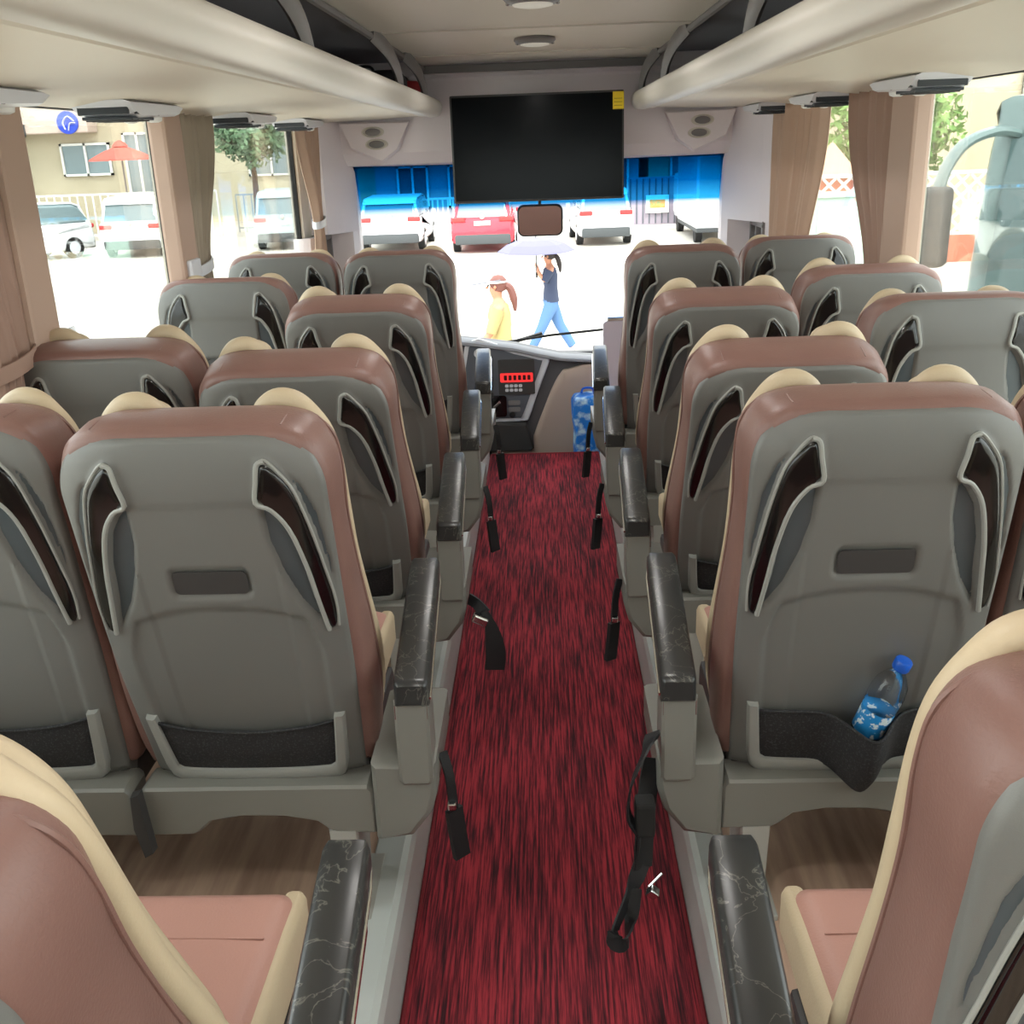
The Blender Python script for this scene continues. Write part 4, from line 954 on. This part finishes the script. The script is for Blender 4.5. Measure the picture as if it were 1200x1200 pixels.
def person(x, y, H, stride, label, top, legs_m, hair, cap, arm_up, dress=False):
    """walks towards -x; H = height"""
    t = thing('person', label, 'person', (x,y,G)); k = H/1.65
    P = lambda a,b,c_: (a*k,b*k,c_*k)
    hipz = .84 if stride > .2 else .88
    a = stride
    pts = [(P(.0,0,hipz+.04),(.13*k,.10*k)),(P(0,0,1.08),(.115*k,.09*k)),(P(-.01,0,1.26),(.125*k,.10*k)),(P(-.01,0,1.38),(.10*k,.07*k)),(P(-.02,0,1.45),.045*k),(P(-.035,0,1.52),.075*k),(P(-.04,0,1.60),.080*k),
           (P(-a*.45,-.09,.46),.065*k),(P(-a,-.09,.08),.042*k),(P(-a-.11,-.09,.035),.035*k),
           (P(a*.40,.09,.46),.065*k),(P(a,.09,.10),.042*k),(P(a-.06,.09,.035),.035*k),
           (P(-.04*a,-.085,hipz-.06),.085*k),(P(.04*a,.085,hipz-.06),.085*k)]
    ed = [(0,1),(1,2),(2,3),(3,4),(4,5),(5,6),(0,13),(13,7),(7,8),(8,9),(0,14),(14,10),(10,11),(11,12)]
    n = len(pts)
    sh = [P(-.01,-.16,1.36), P(-.01,.16,1.36)]
    if arm_up: arms = [[sh[0],P(-.10,-.20,1.20),P(-.20,-.12,1.36),P(-.21,-.10,1.44)], [sh[1],P(-.08,.20,1.14),P(-.20,.14,1.30),P(-.22,.12,1.38)]]
    else: arms = [[sh[0],P(-.10,-.20,1.12),P(-.24,-.2,.98),P(-.28,-.19,.95)], [sh[1],P(.06,.2,1.12),P(.02,.2,.9),P(.0,.2,.84)]]
    for A in arms:
        for i, q in enumerate(A): pts.append((q, (.055,.042,.030,.026)[i]*k))
        ed += [(3,n),(n,n+1),(n+1,n+2),(n+2,n+3)]; n += 4
    body = skinned('body', M['skin'], pts, ed, t)
    for ax_i, A in enumerate(arms):            # fingers
        h = Vector(A[-1]); d = (Vector(A[-1])-Vector(A[-2])).normalized()
        for f_ in range(5):
            o_ = Vector((0, (f_-2)*.016*k, 0)) if f_ < 4 else Vector((-.02*k,-.03*k,0))
            MB().tube([h+o_, h+o_+d*.035*k, h+o_+d*.06*k+Vector((-.012*k,0,-.006*k))], [.008*k,.007*k,.005*k], 6).obj('finger' if f_ < 4 else 'thumb', M['skin'], t, True)
    # clothes: shells over the body
    MB().tube([P(.0,0,.86),P(0,0,.95),P(0,0,1.10),P(-.01,0,1.28),P(-.01,0,1.38),P(-.015,0,1.43)], [q*k for q in (.175,.165,.145,.165,.15,.06)], 16, [q*k for q in (.135,.125,.11,.125,.10,.05)], up=(0,1,0)).obj('shirt', top, t, True, 80)
    for A in arms: MB().tube([A[0], (Vector(A[0])+Vector(A[1]))/2, A[1]], [.075*k,.066*k,.058*k], 10).obj('sleeve', top, t, True, 80)
    if dress:
        MB().tube([P(.0,0,1.0),P(0,0,.8),P(.0,0,.5),P(.02,0,.32)], [q*k for q in (.15,.19,.25,.30)], 16, [q*k for q in (.14,.17,.21,.24)], up=(0,1,0)).obj('skirt', legs_m, t, True, 80)
    else:
        for q in ((13,7,8),(14,10,11)):
            A = [Vector(pts[i][0]) for i in q]
            MB().tube([P(0,0,.94), A[0], A[1], A[2]+Vector((0,0,.01))], [.13*k,.115*k,.085*k,.070*k], 12).obj('trouser_leg', legs_m, t, True, 80)
        for q in ((8,9),(11,12)):
            A = [Vector(pts[i][0]) for i in q]; MB().tube([A[0]+Vector((.03*k,0,-.02*k)), A[1], A[1]+Vector((-.05*k,0,-.005))], [.05*k,.045*k,.03*k], 10).obj('shoe', M['white_cloth'], t, True, 80)
    # head details
    hd = Vector(P(-.04,0,1.575))
    MB().lathe([(.02,-.09),(.075,-.06),(.092,0),(.085,.05),(.05,.088),(.01,.098)], 16, tuple(hd+Vector((.032*k,0,.022*k))), Matrix.Scale(k,3)).obj('hair', hair, t, True)
    MB().tube(spline([hd+Vector((.07,0,.02))*k, hd+Vector((.15,0,-.02))*k, hd+Vector((.19,0,-.14))*k, hd+Vector((.20,0,-.26))*k],4), [.03*k]+[.04*k]*8+[.03*k,.025*k,.02*k,.012*k], 8).obj('ponytail', hair, t, True)
    MB().tube([hd+Vector((-.072,0,.0))*k, hd+Vector((-.100,0,-.018))*k], [.012*k,.012*k], 8).obj('nose', M['skin'], t, True)
    for q in (-1,1):
        MB().lathe([(.003,-.008),(.010,0),(.003,.008)], 10, tuple(hd+Vector((-.074,q*.03,.012))*k), Matrix.Scale(k,3)).obj('eye', M['rubber'], t, True)
        MB().lathe([(.005,-.02),(.018,0),(.005,.02)], 10, tuple(hd+Vector((.0,q*.083,0))*k), Matrix.Scale(k,3)).obj('ear', M['skin'], t, True)
    MB().tube([hd+Vector((-.076,-.02,-.042))*k, hd+Vector((-.082,0,-.044))*k, hd+Vector((-.076,.02,-.042))*k], .005*k, 6).obj('mouth', M['tail'], t, True)
    if cap:
        MB().slab([(p[0],p[1]) for p in [(-.27*k,-.06*k),(-.28*k,.0),(-.27*k,.06*k),(-.06*k,.10*k),(.02*k,.10*k),(.02*k,-.10*k),(-.06*k,-.10*k)]], [(hd.z+.045*k,0),(hd.z+.055*k,0)], lambda a_,b_,c_: (a_, b_, c_+a_*.15+.02*k), ()).obj('visor', mat('grey_visor', rgb(110,112,120), .6), t)
        MB().tube([hd+Vector((.10*math.cos(q),.095*math.sin(q),.05))*k for q in [2*PI*i/16 for i in range(17)]], .012*k, 8, .025*k).obj('cap_band', M['white_cloth'], t, True)
    return t
person(.12, 15.3, 1.50, .34, 'person in a navy top and blue jeans striding under a lavender umbrella', M['navy'], M['denim'], M['hair'], False, True)
person(-.45, 10.9, 1.66, .18, 'person in pale yellow with a sun visor and ponytail, left of the umbrella', mat('pale_yellow_cloth', rgb(172,154,104), .9), M['yellow_cloth'], M['hair_red'], True, False, dress=True)
# the umbrella
t = thing('umbrella', 'pale lavender open umbrella held over the walker in jeans', 'umbrella', (-.08,15.18,-.15))
MB().lathe([(.56,.265),(.55,.28),(.42,.37),(.25,.43),(.05,.455)], 8).obj('canopy', M['umbrella_lav'], t)
MB().tube([(0,0,-.05),(0,0,.46),(0,0,.50)], .008, 6).obj('shaft', M['bumper'], t); MB().tube([(0,0,-.11),(0,0,-.03)], .014, 8).obj('grip', M['rubber'], t)
for k in range(8):
    q = 2*PI*k/8; MB().tube([(0,0,.30),(.27*math.cos(q),.27*math.sin(q),.405),(.55*math.cos(q),.55*math.sin(q),.27)], .004, 4).obj('rib', M['bumper'], t)
